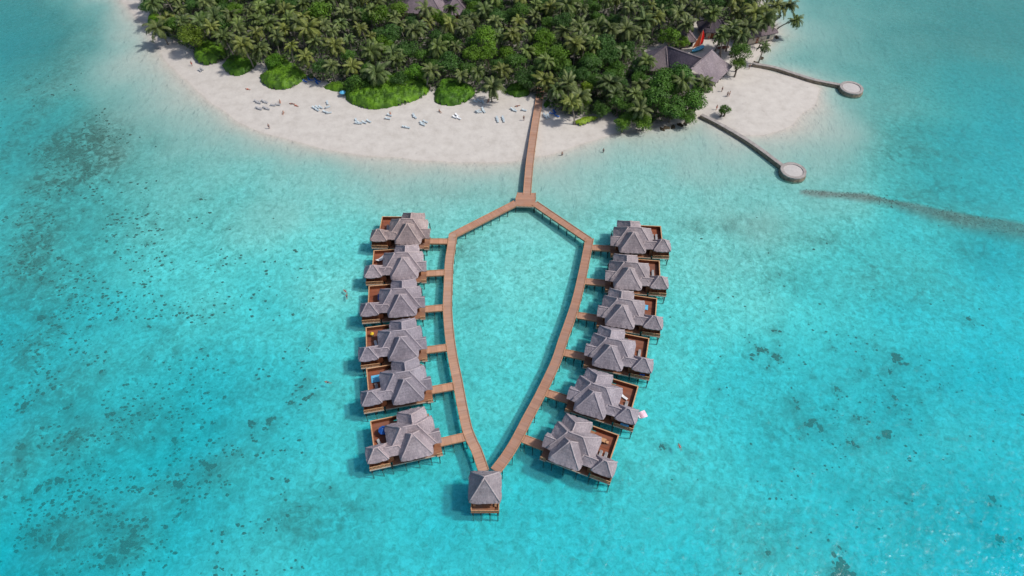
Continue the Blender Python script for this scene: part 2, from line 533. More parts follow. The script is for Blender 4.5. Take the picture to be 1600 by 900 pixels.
PATCH = [(112, 222, 66, 36, 1.5), (150, 250, 42, 28, 1.5), (140, 205, 40, 14, 1.2), (70, 280, 50, 30, 1.0), (115, 275, 55, 14, 1.1), (45, 390, 45, 70, 1.1), (60, 330, 60, 60, .8), (30, 200, 30, 140, .7),
         (60, 450, 70, 40, .8), (40, 540, 50, 60, .8), (30, 700, 40, 120, .75), (90, 600, 60, 60, .65), (190, 845, 50, 30, 1.0), (100, 830, 60, 50, .8),
         (110, 680, 50, 40, .7), (340, 730, 50, 40, .5), (200, 660, 60, 40, .45), (60, 880, 60, 30, .8), (230, 770, 60, 30, .5), (400, 600, 40, 20, .4), (60, 120, 60, 80, .35), (880, 885, 1, 1, 0), (1315, 888, 40, 16, .35), (180, 330, 60, 30, .3)]
ALGAE = [(150, 230, 140, 90, .7), (250, 170, 110, 60, .55), (80, 400, 120, 160, .6), (200, 650, 200, 160, .5), (120, 820, 140, 80, .6), (300, 750, 140, 100, .4),
         (490, 800, 90, 45, .8), (440, 780, 60, 50, .4), (1300, 650, 120, 60, .45), (1400, 600, 120, 80, .4), (1250, 700, 80, 40, .3), (1420, 220, 110, 55, .75),
         (1480, 290, 100, 40, .6), (1150, 350, 110, 14, .75), (1260, 370, 90, 16, .6), (1230, 420, 120, 40, .4), (1400, 430, 120, 40, .5), (1350, 170, 90, 50, .5), (1540, 380, 80, 30, .6),
         (720, 390, 24, 16, .9), (735, 460, 25, 60, .4), (720, 300, 90, 14, .45), (900, 330, 60, 12, .3), (1200, 820, 70, 40, .5), (1450, 780, 120, 70, .5), (300, 330, 120, 40, .3), (880, 330, 60, 20, .3),
         (1000, 720, 30, 10, .4), (560, 860, 60, 40, .3), (1080, 760, 60, 30, .3)]
REEF = [(1256, 298, 3), (1285, 301, 5), (1320, 303, 6), (1360, 306, 7), (1400, 313, 8), (1440, 322, 9), (1480, 332, 10), (1520, 343, 11), (1560, 349, 12), (1600, 354, 12), (1700, 368, 14), (1850, 372, 16)]


def bl(x, y): return (x / 1.957, 440 + y / 1.957)
def br(x, y): return (960 + x / 2.5, 540 + y / 2.5)
def tl(x, y): return (x / 2, y / 2)
def tr(x, y): return (1000 + x / 2.5, 200 + y / 2.5)


HEADS = [(bl, 'west', [(125, 112, 9), (355, 112, 6), (275, 135, 6), (177, 140, 6), (453, 138, 6), (507, 152, 5), (455, 228, 5), (310, 276, 6), (615, 205, 5), (540, 215, 4), (710, 238, 4), (912, 243, 4),
                       (1038, 158, 4), (948, 190, 5), (932, 300, 6), (925, 322, 6), (895, 345, 5), (890, 369, 6), (955, 346, 6), (845, 307, 4), (775, 430, 7), (825, 425, 9), (818, 453, 5), (775, 462, 4),
                       (650, 428, 6), (630, 440, 4), (688, 355, 6), (550, 330, 4), (443, 377, 5), (430, 400, 5), (405, 408, 6), (345, 405, 7), (237, 410, 5), (205, 383, 7), (78, 375, 9), (533, 482, 7), (465, 478, 5),
                       (373, 478, 4), (728, 520, 5), (870, 507, 3), (1008, 628, 5), (640, 575, 7), (655, 565, 7), (625, 548, 5), (545, 628, 8), (560, 672, 7), (545, 710, 7), (565, 705, 5), (505, 752, 7), (448, 720, 5),
                       (432, 735, 5), (685, 757, 4), (805, 745, 4), (768, 820, 4), (235, 465, 7), (220, 480, 7), (115, 503, 6), (70, 505, 7), (60, 548, 6), (75, 580, 5), (120, 630, 8), (180, 600, 8), (70, 663, 6),
                       (150, 608, 6), (280, 658, 6), (265, 640, 4), (105, 768, 9), (190, 785, 10), (130, 790, 8), (62, 752, 7), (330, 710, 7), (325, 745, 6), (340, 840, 9), (395, 800, 9), (400, 780, 7), (160, 740, 5),
                       (335, 575, 4), (260, 550, 5), (500, 572, 4), (480, 612, 4), (300, 560, 4)]),
         (br, 'east', [(565, 10, 7), (635, 38, 8), (545, 35, 5), (605, 83, 6), (865, 165, 7), (880, 172, 5), (965, 96, 6), (1070, 97, 6), (1105, 75, 4), (1095, 40, 8), (1090, 170, 4), (1098, 205, 6), (1102, 235, 6),
                       (1158, 290, 5), (955, 278, 6), (938, 382, 8), (920, 380, 5), (775, 298, 9), (745, 302, 6), (805, 318, 7), (820, 340, 4), (715, 245, 6), (700, 215, 6), (600, 335, 4), (565, 258, 4), (628, 350, 4),
                       (735, 350, 4), (1060, 350, 8), (1030, 358, 6), (1270, 162, 5), (495, 213, 4), (190, 400, 6), (200, 406, 5), (298, 422, 5), (20, 530, 4), (1430, 685, 5), (1500, 748, 8), (1585, 755, 6), (600, 812, 6),
                       (875, 790, 6), (880, 880, 9), (910, 890, 10), (860, 895, 8), (1480, 598, 8), (780, 115, 4), (405, 170, 4)]),
         (tl, 'north-west', [(628, 622, 6), (718, 718, 5), (463, 762, 5), (488, 458, 5), (690, 827, 4), (445, 547, 3), (565, 547, 3), (545, 612, 3), (590, 605, 3), (485, 700, 5), (300, 628, 5), (260, 660, 5), (285, 678, 3), (160, 670, 6),
                             (205, 605, 5), (95, 585, 6), (140, 775, 6), (60, 820, 7), (130, 870, 8), (70, 640, 6), (95, 740, 5), (650, 717, 3), (745, 762, 3), (590, 780, 3), (760, 568, 3), (265, 820, 4), (90, 282, 7), (88, 243, 5), (240, 272, 3), (262, 268, 3),
                             (400, 445, 5), (385, 463, 4), (780, 605, 4), (720, 640, 3), (715, 412, 4)]),
         (tr, 'north-east', [(810, 362, 3), (910, 415, 3), (825, 482, 4), (545, 572, 4), (750, 855, 5), (920, 845, 4), (1285, 745, 7), (1300, 750, 5), (775, 690, 4), (520, 790, 6), (455, 855, 5), (485, 862, 5), (435, 885, 6), (530, 888, 7), (540, 835, 4), (990, 885, 7),
                             (425, 830, 4), (925, 160, 3), (545, 795, 4), (175, 765, 3)])]


def axis(lo, hi, step, far):
    core = list(np.arange(lo, hi, step))
    out = []
    d = step
    x = core[-1]
    while x < far:
        d *= 1.35
        x += d
        out.append(x)
    neg = []
    d = step
    x = core[0]
    while x > -far:
        d *= 1.35
        x -= d
        neg.append(x)
    return np.array(neg[::-1] + core + out)


def ground():
    xs = axis(-215, 215, .75, 5500)
    ys = axis(22, 262, .75, 5500)
    X, Y = np.meshgrid(xs, ys)
    sd = sdist(X, Y, coast)
    num = np.zeros(X.shape); den = np.zeros(X.shape)
    for px, py, d in DEPTH:
        p = U(px, py)
        w = 1.0 / ((X - p.x) ** 2 + (Y - p.y) ** 2 + 60.0) ** 1.7
        num += w * d; den += w
    D = num / den
    D = np.where(D < 1.6, D * (.62 + .38 * np.clip((D - .8) / .8, 0, 1)), D)
    far = np.clip((np.hypot(X, Y - 140) - 260) / 500, 0, 1)
    D = D + far * 16
    # extent of the beach shelf
    rnd = np.array([[mnoise.noise(Vector((x * .03, y * .03, 0))) for x in xs] for y in ys])
    rnd2 = np.array([[mnoise.noise(Vector((x * .11, y * .11, 7))) for x in xs] for y in ys])
    sdn = sd + rnd2 * 1.3 + .9
    wd = 17 + 12 * np.clip((-X - 30) / 80, 0, 1)
    z_out = -(D * (1 + .26 * rnd + .12 * rnd2)) * np.clip(1 - np.exp(-np.maximum(sdn, 0) / wd), 0, 1) - .0
    z_in = np.minimum(1.15, np.maximum(-sdn, 0) * .055)
    Z = np.where(sdn > 0, z_out, z_in)
    Z += .05 * rnd2 * np.clip(-sdn / 6, 0, 1)

    def blobs(L):
        A = np.zeros(X.shape)
        for px, py, rx, ry, s in L:
            c = U(px, py)
            wx = (U(px + rx, py) - c).length
            wy = (U(px, py + ry) - U(px, py - ry)).length / 2
            A = np.maximum(A, s * np.exp(-(((X - c.x) / wx) ** 2 + ((Y - c.y) / wy) ** 2) ** 1.1))
        return A
    patch, algae = blobs(PATCH), blobs(ALGAE)
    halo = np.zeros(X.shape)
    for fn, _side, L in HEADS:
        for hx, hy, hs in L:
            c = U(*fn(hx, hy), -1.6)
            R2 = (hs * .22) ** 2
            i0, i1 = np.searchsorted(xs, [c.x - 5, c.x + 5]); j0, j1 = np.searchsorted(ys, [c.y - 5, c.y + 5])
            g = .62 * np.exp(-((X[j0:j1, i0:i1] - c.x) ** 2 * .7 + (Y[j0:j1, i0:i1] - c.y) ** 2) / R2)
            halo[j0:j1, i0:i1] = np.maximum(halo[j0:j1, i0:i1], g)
    reef = np.zeros(X.shape)
    pts = [(U(a, b), c) for a, b, c in REEF]
    for (p, wp), (q, wq) in zip(pts, pts[1:]):
        d = q - p
        t = np.clip(((X - p.x) * d.x + (Y - p.y) * d.y) / (d.x ** 2 + d.y ** 2), 0, 1)
        dist = np.hypot(X - p.x - t * d.x, Y - p.y - t * d.y) + rnd2 * 1.3
        w = (wp + (wq - wp) * t) * .27
        reef = np.maximum(reef, np.clip(1.35 - dist / w, 0, 1) * np.clip(.4 + wp / 8, 0, 1))
    Z = np.where(sd > 0, Z * (1 - .62 * reef), Z)
    Z = np.where(sd > 0, Z * (1 - .30 * np.clip(patch, 0, .9)), Z)
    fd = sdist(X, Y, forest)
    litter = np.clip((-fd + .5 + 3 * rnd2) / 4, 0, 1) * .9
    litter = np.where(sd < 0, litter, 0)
    ny, nx = X.shape
    V = np.stack([X.ravel(), Y.ravel(), Z.ravel()], 1)
    idx = np.arange(nx * ny).reshape(ny, nx)
    Fq = np.stack([idx[:-1, :-1], idx[:-1, 1:], idx[1:, 1:], idx[1:, :-1]], -1).reshape(-1, 4)
    me = bpy.data.meshes.new("ground")
    me.vertices.add(len(V)); me.vertices.foreach_set("co", V.ravel())
    me.loops.add(Fq.size); me.loops.foreach_set("vertex_index", Fq.ravel())
    me.polygons.add(len(Fq)); me.polygons.foreach_set("loop_start", np.arange(len(Fq)) * 4)
    me.polygons.foreach_set("use_smooth", np.ones(len(Fq), bool))
    me.update(calc_edges=True)
    haze_dim = np.clip((Y - 95) / 110, 0, 1) ** 1.2 * np.clip((np.abs(X + 8) - 25) / 70, .25, 1)  # how strongly haze and dimming are painted into the far seabed
    for nme, A in (("halo", halo), ("haze_dim", haze_dim), ("patch", patch), ("algae", algae), ("reef", reef), ("litter", litter)):
        a = me.attributes.new(nme, 'FLOAT', 'POINT')
        a.data.foreach_set("value", A.ravel().astype(np.float32))
    me.materials.append(seabed_material())
    o = bpy.data.objects.new("ground", me)
    COL.objects.link(o)
    tag(o, kind='structure')
    return xs, ys, Z


GX, GY, GZ = ground()


def gz(x, y):
    i = int(np.clip(np.searchsorted(GX, x), 1, len(GX) - 1)); j = int(np.clip(np.searchsorted(GY, y), 1, len(GY) - 1))
    tx = (x - GX[i - 1]) / (GX[i] - GX[i - 1]); ty = (y - GY[j - 1]) / (GY[j] - GY[j - 1])
    tx = min(max(tx, 0), 1); ty = min(max(ty, 0), 1)
    return float((GZ[j - 1, i - 1] * (1 - tx) + GZ[j - 1, i] * tx) * (1 - ty) + (GZ[j, i - 1] * (1 - tx) + GZ[j, i] * tx) * ty)


def water():
    E = 5000
    # top sheet as a coarse grid carrying the scatter attribute, walls and bottom closing the body of water
    xs = axis(-215, 215, 6, E - 1)
    ys = axis(22, 262, 6, E - 1)
    nx, ny = len(xs), len(ys)
    V = [(x, y, 0.0) for y in ys for x in xs]
    Fc = [(j * nx + i, j * nx + i + 1, (j + 1) * nx + i + 1, (j + 1) * nx + i) for j in range(ny - 1) for i in range(nx - 1)]
    per = [i for i in range(nx)] + [j * nx + nx - 1 for j in range(1, ny)] + [(ny - 1) * nx + i for i in range(nx - 2, -1, -1)] + [j * nx for j in range(ny - 2, 0, -1)]
    b0 = len(V)
    V += [(V[k][0], V[k][1], -45.0) for k in per]
    n = len(per)
    for k in range(n):
        Fc.append((per[(k + 1) % n], per[k], b0 + k, b0 + (k + 1) % n))
    Fc.append(tuple(b0 + k for k in range(n))[::-1])
    me = bpy.data.meshes.new("sea_water")
    me.from_pydata(V, [], Fc)
    a = me.attributes.new("scat", 'FLOAT', 'POINT')
    a.data.foreach_set("value", [min(.34, max(0, min(1, -gz(v[0], v[1]) / .8)) * .12 + max(0, -gz(v[0], v[1]) - .6) * .045) if v[2] > -1 else 0 for v in V])
    me.materials.append(water_material())
    o = bpy.data.objects.new("sea_water", me)
    COL.objects.link(o)
    tag(o, kind='structure')


water()

# ------------------------------------------------------------------ thatched roofs


def jit(p, a=.07):
    n = mnoise.noise_vector(Vector(p) * 1.3)
    return Vector(p) + Vector((n.x * a, n.y * a, n.z * a * 1.3))


def hip_patches(x0, x1, y0, y1, z, h, sag=.12):
    w, d = x1 - x0, y1 - y0
    cx, cy = (x0 + x1) / 2, (y0 + y1) / 2
    if w >= d:
        r0, r1 = Vector((x0 + d / 2, cy, z + h)), Vector((x1 - d / 2, cy, z + h))
    else:
        r0, r1 = Vector((cx, y0 + w / 2, z + h)), Vector((cx, y1 - w / 2, z + h))
    A, B, C, D = Vector((x0, y0, z)), Vector((x1, y0, z)), Vector((x1, y1, z)), Vector((x0, y1, z))
    if w >= d:
        return [(A, B, r0, r1), (B, C, r1, r1), (C, D, r1, r0), (D, A, r0, r0)], (r0, r1), [(A, r0), (D, r0), (B, r1), (C, r1)]
    return [(A, B, r0, r0), (B, C, r0, r1), (C, D, r1, r1), (D, A, r1, r0)], (r0, r1), [(A, r0), (B, r0), (C, r1), (D, r1)]


def slope(mb, a, b, t0, t1, sag, thick=.32, nu=None, nv=None, rnd_=False):
    """thatched slope: eave a->b, ridge t0 (above a) -> t1 (above b)"""
    L = (b - a).length
    nu = nu or max(3, int(L / .45)); nv = nv or 7
    g = []
    for j in range(nv + 1):
        v = j / nv
        row = []
        for i in range(nu + 1):
            u = i / nu
            p = (a.lerp(b, u)).lerp(t0.lerp(t1, u), v)
            p = p.copy()
            p.z -= sag * math.sin(math.pi * v) * (1 if (t0 - t1).length < 9 else 1)
            if rnd_:
                for c_, t_ in ((a, t0), (b, t1)):
                    q_ = t_ - c_
                    q_.z = 0
                    dc = (p - c_).length
                    if q_.length > .5: p += q_.normalized() * .3 * math.exp(-(dc / .55) ** 2)
            if 0 < j < nv: p = jit(p, .06)
            elif j == 0: p = jit(p, .10) + Vector((0, 0, .07 * math.sin(i * 2.4) + .06 * mnoise.noise(p * 2.7)))
            row.append((p, (u * L, v * (t0 - a).length)))
        g.append(row)
    for j in range(nv):
        for i in range(nu):
            q = [g[j][i], g[j][i + 1], g[j + 1][i + 1], g[j + 1][i]]
            mb.face([p for p, _ in q], [u for _, u in q])
    # shaggy eave skirt
    inw = ((t0 + t1) / 2 - (a + b) / 2)
    inw.z = 0
    inw = inw.normalized() * .14
    low = []
    for i in range(nu + 1):
        p = g[0][i][0]
        low.append(p + inw - Vector((0, 0, thick + .06 * math.sin(i * 5.1) + .05 * mnoise.noise(p * 3))))
    for i in range(nu):
        mb.face([low[i], low[i + 1], g[0][i + 1][0], g[0][i][0]], [(i * .4, 0), (i * .4 + .4, 0), (i * .4 + .4, .3), (i * .4, .3)])
    return low


def caps(segs, parent, mat, rad=.14, tint=None, sag=.12):
    mb = MB()
    for a, b in segs:
        if (a - b).length < .2: continue
        pts = []
        n = 6
        for i in range(n + 1):
            t = .1 + .9 * i / n if abs(a.z - b.z) > .3 else i / n
            p = Vector(a).lerp(Vector(b), t)
            p.z -= sag * math.sin(math.pi * t) * (.9 if abs(a.z - b.z) > .3 else .0)
            pts.append(jit(p, .04) + Vector((0, 0, -.05)))
        mb.tube(pts, rad, 6)
    o = mb.build('ridge_cap', mat, parent, smooth=True)
    if tint: o.color = tint
    return o


def hip_roof(parent, x0, x1, y0, y1, z, h, sag=.14, mat='thatch', sx=1, label=None):
    if sx < 0: x0, x1 = -x1, -x0
    mb = MB()
    pats, ridge, hips = hip_patches(x0, x1, y0, y1, z, h)
    lows = [slope(mb, *p[:2], p[2], p[3], sag, rnd_=True) for p in pats]
    # soffit
    s = .45
    mb.face([(x0 + s, y0 + s, z - .3), (x0 + s, y1 - s, z - .3), (x1 - s, y1 - s, z - .3), (x1 - s, y0 + s, z - .3)])
    o = mb.build('roof', M[mat], parent)
    if label: o['label'] = label
    caps([ridge] + hips, o, M['ridge'] if mat == 'thatch' else M['thatch_dark'], sag=sag)
    return o


def gable_roof(parent, x0, x1, y0, y1, z, h, sx=1):
    if sx < 0: x0, x1 = -x1, -x0
    mb = MB()
    cy = (y0 + y1) / 2
    A, B, C, D = Vector((x0, y0, z)), Vector((x1, y0, z)), Vector((x1, y1, z)), Vector((x0, y1, z))
    r0, r1 = Vector((x0, cy, z + h)), Vector((x1, cy, z + h))
    slope(mb, A, B, r0, r1, .06)
    slope(mb, C, D, r1, r0, .06)
    for xx in (x0 + .08, x1 - .08):
        mb.face([(xx, y0 + .1, z - .1), (xx, y1 - .1, z - .1), (xx, cy, z + h - .12)])
    o = mb.build('roof', M['thatch'], parent)
    caps([(r0, r1)], o, M['ridge'], sag=.06)
    return o


# ------------------------------------------------------------------ water villas
DZ = 1.6


def lattice(mb, a, b, z0, h, posts=5):
    """balustrade: rails, uprights and crossed braces"""
    a, b = Vector(a), Vector(b)
    mb.bar(a + Vector((0, 0, z0 + h)), b + Vector((0, 0, z0 + h)), .12, .1)
    mb.bar(a + Vector((0, 0, z0 + .14)), b + Vector((0, 0, z0 + .14)), .09, .09)
    for i in range(posts):
        p = a.lerp(b, i / (posts - 1))
        mb.bar(p + Vector((0, 0, z0)), p + Vector((0, 0, z0 + h)), .1)
        if i < posts - 1:
            q = a.lerp(b, (i + 1) / (posts - 1))
            mb.bar(p + Vector((0, 0, z0 + .15)), q + Vector((0, 0, z0 + h)), .07)
            mb.bar(p + Vector((0, 0, z0 + h)), q + Vector((0, 0, z0 + .15)), .07)


def make_villa(sx):
    """sx=1: terrace and bath hut to the west (left row); -1: mirrored. Origin: under the front roof's apex."""
    root = empty('water_villa')
    E = 3.95

    def X(a, b):
        return (a, b) if sx > 0 else (-b, -a)

    def B(mb, x0, x1, y0, y1, z0, z1):
        a, b = X(x0, x1)
        mb.box(a, b, y0, y1, z0, z1)
    # platform
    mb = MB()
    B(mb, -4.6, 3.6, -2.15, 6.9, DZ - .25, DZ)
    B(mb, -8.8, -5.0, -2.15, 1.4, DZ - .25, DZ)
    B(mb, -5.0, -4.6, -1.3, 1.4, DZ - .25, DZ)
    B(mb, 3.6, 4.7, -2.35, 1.6, DZ - .25, DZ)
    mb.build('deck', M['deckwood'], root)
    mb = MB()
    for (xa, ya, xb, yb) in ((-4.6, -2.21, 3.5, -2.21), (-8.85, -2.21, -4.95, -2.21), (3.6, -2.41, 4.75, -2.41)):
        mb.bar((sx * xa, ya, DZ - .1), (sx * xb, yb, DZ - .1), .1, .26)
    mb.build('fascia', M['pale'], root)
    mb = MB()
    B(mb, -7.4, -3.2, 1.43, 7.2, DZ - .15, DZ + .06)
    td = mb.build('terrace_deck', M['terrwood'], root)
    mb = MB()
    B(mb, -7.5, -2.4, 7.2, 7.34, DZ - .2, DZ + 1.05)
    B(mb, -7.5, -7.38, 1.5, 7.2, DZ - .2, DZ + 1.0)
    mb.build('parapet', M['wall'], root)
    mb = MB()
    B(mb, -7.55, -2.4, 7.17, 7.37, DZ + 1.055, DZ + 1.13)
    B(mb, -7.55, -7.33, 1.5, 7.165, DZ + 1.005, DZ + 1.08)
    mb.build('handrail', M['rail'], root)
    # walls
    mb = MB()
    B(mb, -2.5, 2.4, -1.75, 1.0, DZ, E - .3)
    B(mb, -4.3, 3.5, -.3, 4.4, DZ, E - .31)
    B(mb, -1.9, 2.6, 4.3, 6.6, DZ, E - .32)
    mb.build('wall', M['wall'], root)
    mb = MB()
    B(mb, -5.6, -4.2, -1.5, 1.0, DZ, E - .4)
    mb.build('passage_wall', M['wall'], root)
    # hut: low walls with open sides and corner posts
    mb = MB()
    B(mb, -8.6, -5.0, 1.0, 1.15, DZ, E - .3)
    B(mb, -8.7, -8.58, -1.9, 1.0, DZ, DZ + 1.1)
    B(mb, -8.58, -5.0, -1.35, -1.23, DZ, DZ + 1.3)
    mb.build('bath_wall', M['wall'], root)
    for px, py in ((-8.55, -1.7), (-5.1, -1.7), (-8.45, .9), (-6.8, -1.7)):
        mb = MB()
        mb.bar((sx * px, py, DZ), (sx * px, py, E - .3), .16)
        mb.build('post', M['wall'], root)
    mb = MB()
    lattice(mb, (sx * -8.75, -2.08, 0), (sx * -5.0, -2.08, 0), DZ, .85, 6)
    mb.build('railing', M['rail'], root)
    mb = MB()
    lattice(mb, (sx * 3.65, -2.28, 0), (sx * 4.65, -2.28, 0), DZ, .8, 2)
    mb.build('railing', M['rail'], root)
    # windows and doors
    for (wx, w) in ((-1.4, 1.3), (1.4, 1.3)):
        f = MB()
        a, b = X(wx - w / 2, wx + w / 2)
        f.box(a, b, -1.81, -1.75, DZ + .5, DZ + 1.9)
        wf = f.build('window', M['rail'], root)
        p = MB()
        p.box(a + .08, b - .08, -1.83, -1.812, DZ + .58, DZ + 1.82)
        p.build('pane', M['glass'], wf)
    f = MB()
    a, b = X(3.5, 3.57)
    f.box(a, b, -.1, .9, DZ, DZ + 2.0)
    dr = f.build('door', M['rail'], root)
    h = MB()
    h.bar((sx * 3.62, .75, DZ + .95), (sx * 3.62, .75, DZ + 1.1), .05)
    h.build('handle', M['glass'], dr)
    f = MB()
    a, b = X(-4.37, -4.3)
    f.box(a, b, 1.8, 4.0, DZ + .06, DZ + 2.1)
    sl = f.build('glass_door', M['glass'], root)
    # roofs
    hip_roof(root, -5.0, 4.2, -1.2, 5.1, E, 3.35, sx=sx)
    hip_roof(root, -2.45, 3.25, -.2, 7.35, E + .03, 2.75, sx=sx)
    hip_roof(root, -3.15, 3.15, -3.2, 3.0, E + .06, 3.85, sx=sx)
    hip_roof(root, -9.05, -4.75, -2.15, 1.5, E - .15, 2.25, sx=sx)
    gable_roof(root, 1.0, 4.95, -1.0, 2.1, E - .05, 1.5, sx=sx)
    hip_roof(root, -7.0, -1.6, -1.6, 1.2, E - .08, 1.15, sx=sx)
    # stilts
    for px in (-8.6, -6.7, -4.9, -2.4, .1, 2.4, 4.0):
        for py in (-3.1, -.6, 2.6, 6.4):
            if py < -3: py = -1.95
            if px < -7.3 and py > 2: continue
            mb = MB()
            mb.tube([(sx * px, py, -3.3), (sx * px, py, DZ - .2)], .13, 6)
            mb.build('stilt', M['post'], root)
    return root


LEFT = [((636, 348.4), -1), ((628.8, 401.5), 4), ((624.8, 459), 6), ((625.4, 525.6), 9), ((631.8, 591.4), 12), ((643.9, 676.8), 14)]
RIGHT = [((990.5, 361.6), -3.5), ((983.9, 417.3), -6), ((972.9, 475.7), -11), ((954.6, 538.9), -14), ((928.5, 611.4), -20), ((890.8, 689), -22.5)]
WORDS = ['nearest the island', 'second from the island', 'third from the island', 'fourth from the island', 'fifth from the island', 'farthest from the island']
villas = {}
protoL, protoR = make_villa(1), make_villa(-1)
register(protoL); register(protoR)
LT = [(1.06, .95, .86), (1.08, 1.02, 1.0), (.93, .90, .93), (.93, .93, .98), (.88, .89, .94), (1.06, 1.0, .99)]
RT = [(1.0, .96, .93), (1.0, .97, .94), (1.0, .98, .97), (.98, .98, 1.0), (.97, .97, 1.0), (1.02, 1.0, 1.0)]


def tint_tree(o, c):
    o.color = (*c, 1)
    for k in KIDS.get(o.name, list(o.children)):
        tint_tree(k, c)


def tint_copy(o, c):
    o.color = (*c, 1)
    for k in ALLC.get(o, []):
        tint_copy(k, c)


for side, lst, proto, tints in (('left', LEFT, protoL, LT), ('right', RIGHT, protoR, RT)):
    for i, ((px, py), th) in enumerate(lst):
        p = U(px, py, 7.85)
        o = proto if i == 0 else copy_tree(proto)
        o.location = (p.x, p.y, 0)
        o.rotation_euler = (0, 0, R(th))
        lab(o, f"thatched water villa on stilts in the {side} row, {WORDS[i]}", 'water villa', 'thatched villas on stilts')
        villas[(side, i)] = (o, p, R(th))
        for k in list(o.children_recursive) if i == 0 else []:
            k.color = (*tints[0], 1)
        o['tint'] = list(tints[i])
bpy.context.view_layer.update()
for (side, i), (o, p, th) in villas.items():
    c = tuple(o['tint'])
    for k in o.children_recursive:
        k.color = (*c, 1)
    del o['tint']


def local(side, i, x, y, z=DZ + .07):
    o, p, th = villas[(side, i)]
    if side == 'right': x = -x
    return Vector((p.x + x * math.cos(th) - y * math.sin(th), p.y + x * math.sin(th) + y * math.cos(th), z)), th


# ------------------------------------------------------------------ boardwalks
def ribbon(mb, pts, w, z, th=.2, v0=0):
    pts = [Vector((p[0], p[1], 0)) for p in pts]
    L = [0]
    for a, b in zip(pts, pts[1:]): L.append(L[-1] + (b - a).length)
    le, ri = [], []
    for i, p in enumerate(pts):
        d = (pts[min(i + 1, len(pts) - 1)] - pts[max(i - 1, 0)]).normalized()
        n = Vector((-d.y, d.x, 0))
        le.append(p + n * w / 2); ri.append(p - n * w / 2)
    up, dn = Vector((0, 0, z)), Vector((0, 0, z - th))
    for i in range(len(pts) - 1):
        a, b = L[i] + v0, L[i + 1] + v0
        mb.face([ri[i] + up, ri[i + 1] + up, le[i + 1] + up, le[i] + up], [(w, a), (w, b), (0, b), (0, a)])
        mb.face([le[i] + dn, le[i + 1] + dn, ri[i + 1] + dn, ri[i] + dn], [(0, a), (0, b), (w, b), (w, a)])
        mb.face([ri[i] + dn, ri[i + 1] + dn, ri[i + 1] + up, ri[i] + up], [(0, a), (0, b), (.2, b), (.2, a)])
        mb.face([le[i + 1] + dn, le[i] + dn, le[i] + up, le[i + 1] + up], [(0, b), (0, a), (.2, a), (.2, b)])
    for i in (0, -1):
        q = [le[i] + dn, ri[i] + dn, ri[i] + up, le[i] + up]
        mb.face(q if i == 0 else q[::-1], [(0, 0)] * 4)
    return le, ri, L


def along(pts, s):
    acc = 0
    for a, b in zip(pts, pts[1:]):
        d = (b - a).length
        if acc + d >= s or b is pts[-1]:
            t = min(1, (s - acc) / d)
            return a.lerp(b, t), (b - a).normalized()
        acc += d


def boardwalk(name, pix, w, z, label, cat, smooth=True, world=False, step=3.0, group=None, tint=(1, 1, 1), trim=(0, 0), kerb=True):
    P = [Vector((*p[:2], 0)) if world else Vector((*U(p[0], p[1], z)[:2], 0)) for p in pix]
    if smooth and len(P) > 2: P = catmull(P, 6)
    base = P[0].copy()
    root = empty(name, (base.x, base.y, 0), 0, label, cat, group)
    Q = [p - base for p in P]
    mb = MB()
    le, ri, L = ribbon(mb, Q, w, z)
    d = mb.build('deck', M['plank'], root)
    d.color = (*tint, 1)
    if kerb:
        for e in (le, ri):
            k = MB()
            c = [q + (p - q).normalized() * .07 for p, q in zip([(a + b) / 2 for a, b in zip(le, ri)], e)]
            n0 = 0
            ribbon(k, c, .14, z + .13, .12)
            k.build('kerb', M['beam'], root)
        for e in (le, ri):
            k = MB()
            ribbon(k, [q + (p - q).normalized() * .2 for p, q in zip([(a + b) / 2 for a, b in zip(le, ri)], e)], .18, z - .204, .26)
            k.build('beam', M['beam'], root)
    n = max(2, int(L[-1] / step))
    for i in range(n + 1):
        s = L[-1] * (i + .3) / (n + .6)
        p, dr = along(Q, s)
        nn = Vector((-dr.y, dr.x, 0))
        for sg in (-1, 1):
            b = p + nn * sg * (w / 2 - .14)
            mb = MB()
            mb.tube([(b.x, b.y, -3.4), (b.x, b.y, z - .2)], .11, 6)
            mb.build('pile', M['post'], root)
    return root


WZ = 1.6
boardwalk('jetty', [(845, 138), (841, 165), (836.5, 192), (831, 230), (827, 262), (823.5, 304)], 2.05, WZ,
          'long straight plank jetty running from the beach to the boardwalk junction', 'jetty', tint=(.95, .93, .93))
# junction platform
base = U(820, 312, WZ)
jr = empty('jetty_platform', (base.x, base.y, 0), 0, 'widened plank platform where the jetty splits into two boardwalks', 'platform')
poly = [U(px, py, WZ) - Vector((base.x, base.y, WZ)) for px, py in ((804.5, 322), (835.5, 323), (837, 313), (836.8, 301.5), (808.8, 301), (805.5, 312))]
mb = MB()
zt = WZ + .008
top = [Vector((p.x, p.y, zt)) for p in poly]
bot = [Vector((p.x, p.y, WZ - .2)) for p in poly]
mb.face(top); mb.face(bot[::-1])
for i in range(len(poly)):
    j = (i + 1) % len(poly)
    mb.face([bot[i], bot[j], top[j], top[i]])
d = mb.build('deck', M['plank'], jr); d.color = (.95, .84, .78, 1)
mb = MB()
for i in (0, 2, 4):
    mb.bar(top[i] + Vector((0, 0, .06)), top[(i + 1) % 6] + Vector((0, 0, .06)), .15, .12)
mb.build('kerb', M['beam'], jr)
for i in range(6):
    p = poly[i] * .92
    mb = MB(); mb.tube([(p.x, p.y, -3.4), (p.x, p.y, WZ - .2)], .12, 6); mb.build('pile', M['post'], jr)
mb = MB(); mb.bar(bot[0] + Vector((0, -.08, .05)), bot[1] + Vector((0, -.08, .05)), .08, .3); mb.build('fascia', M['pale'], jr)

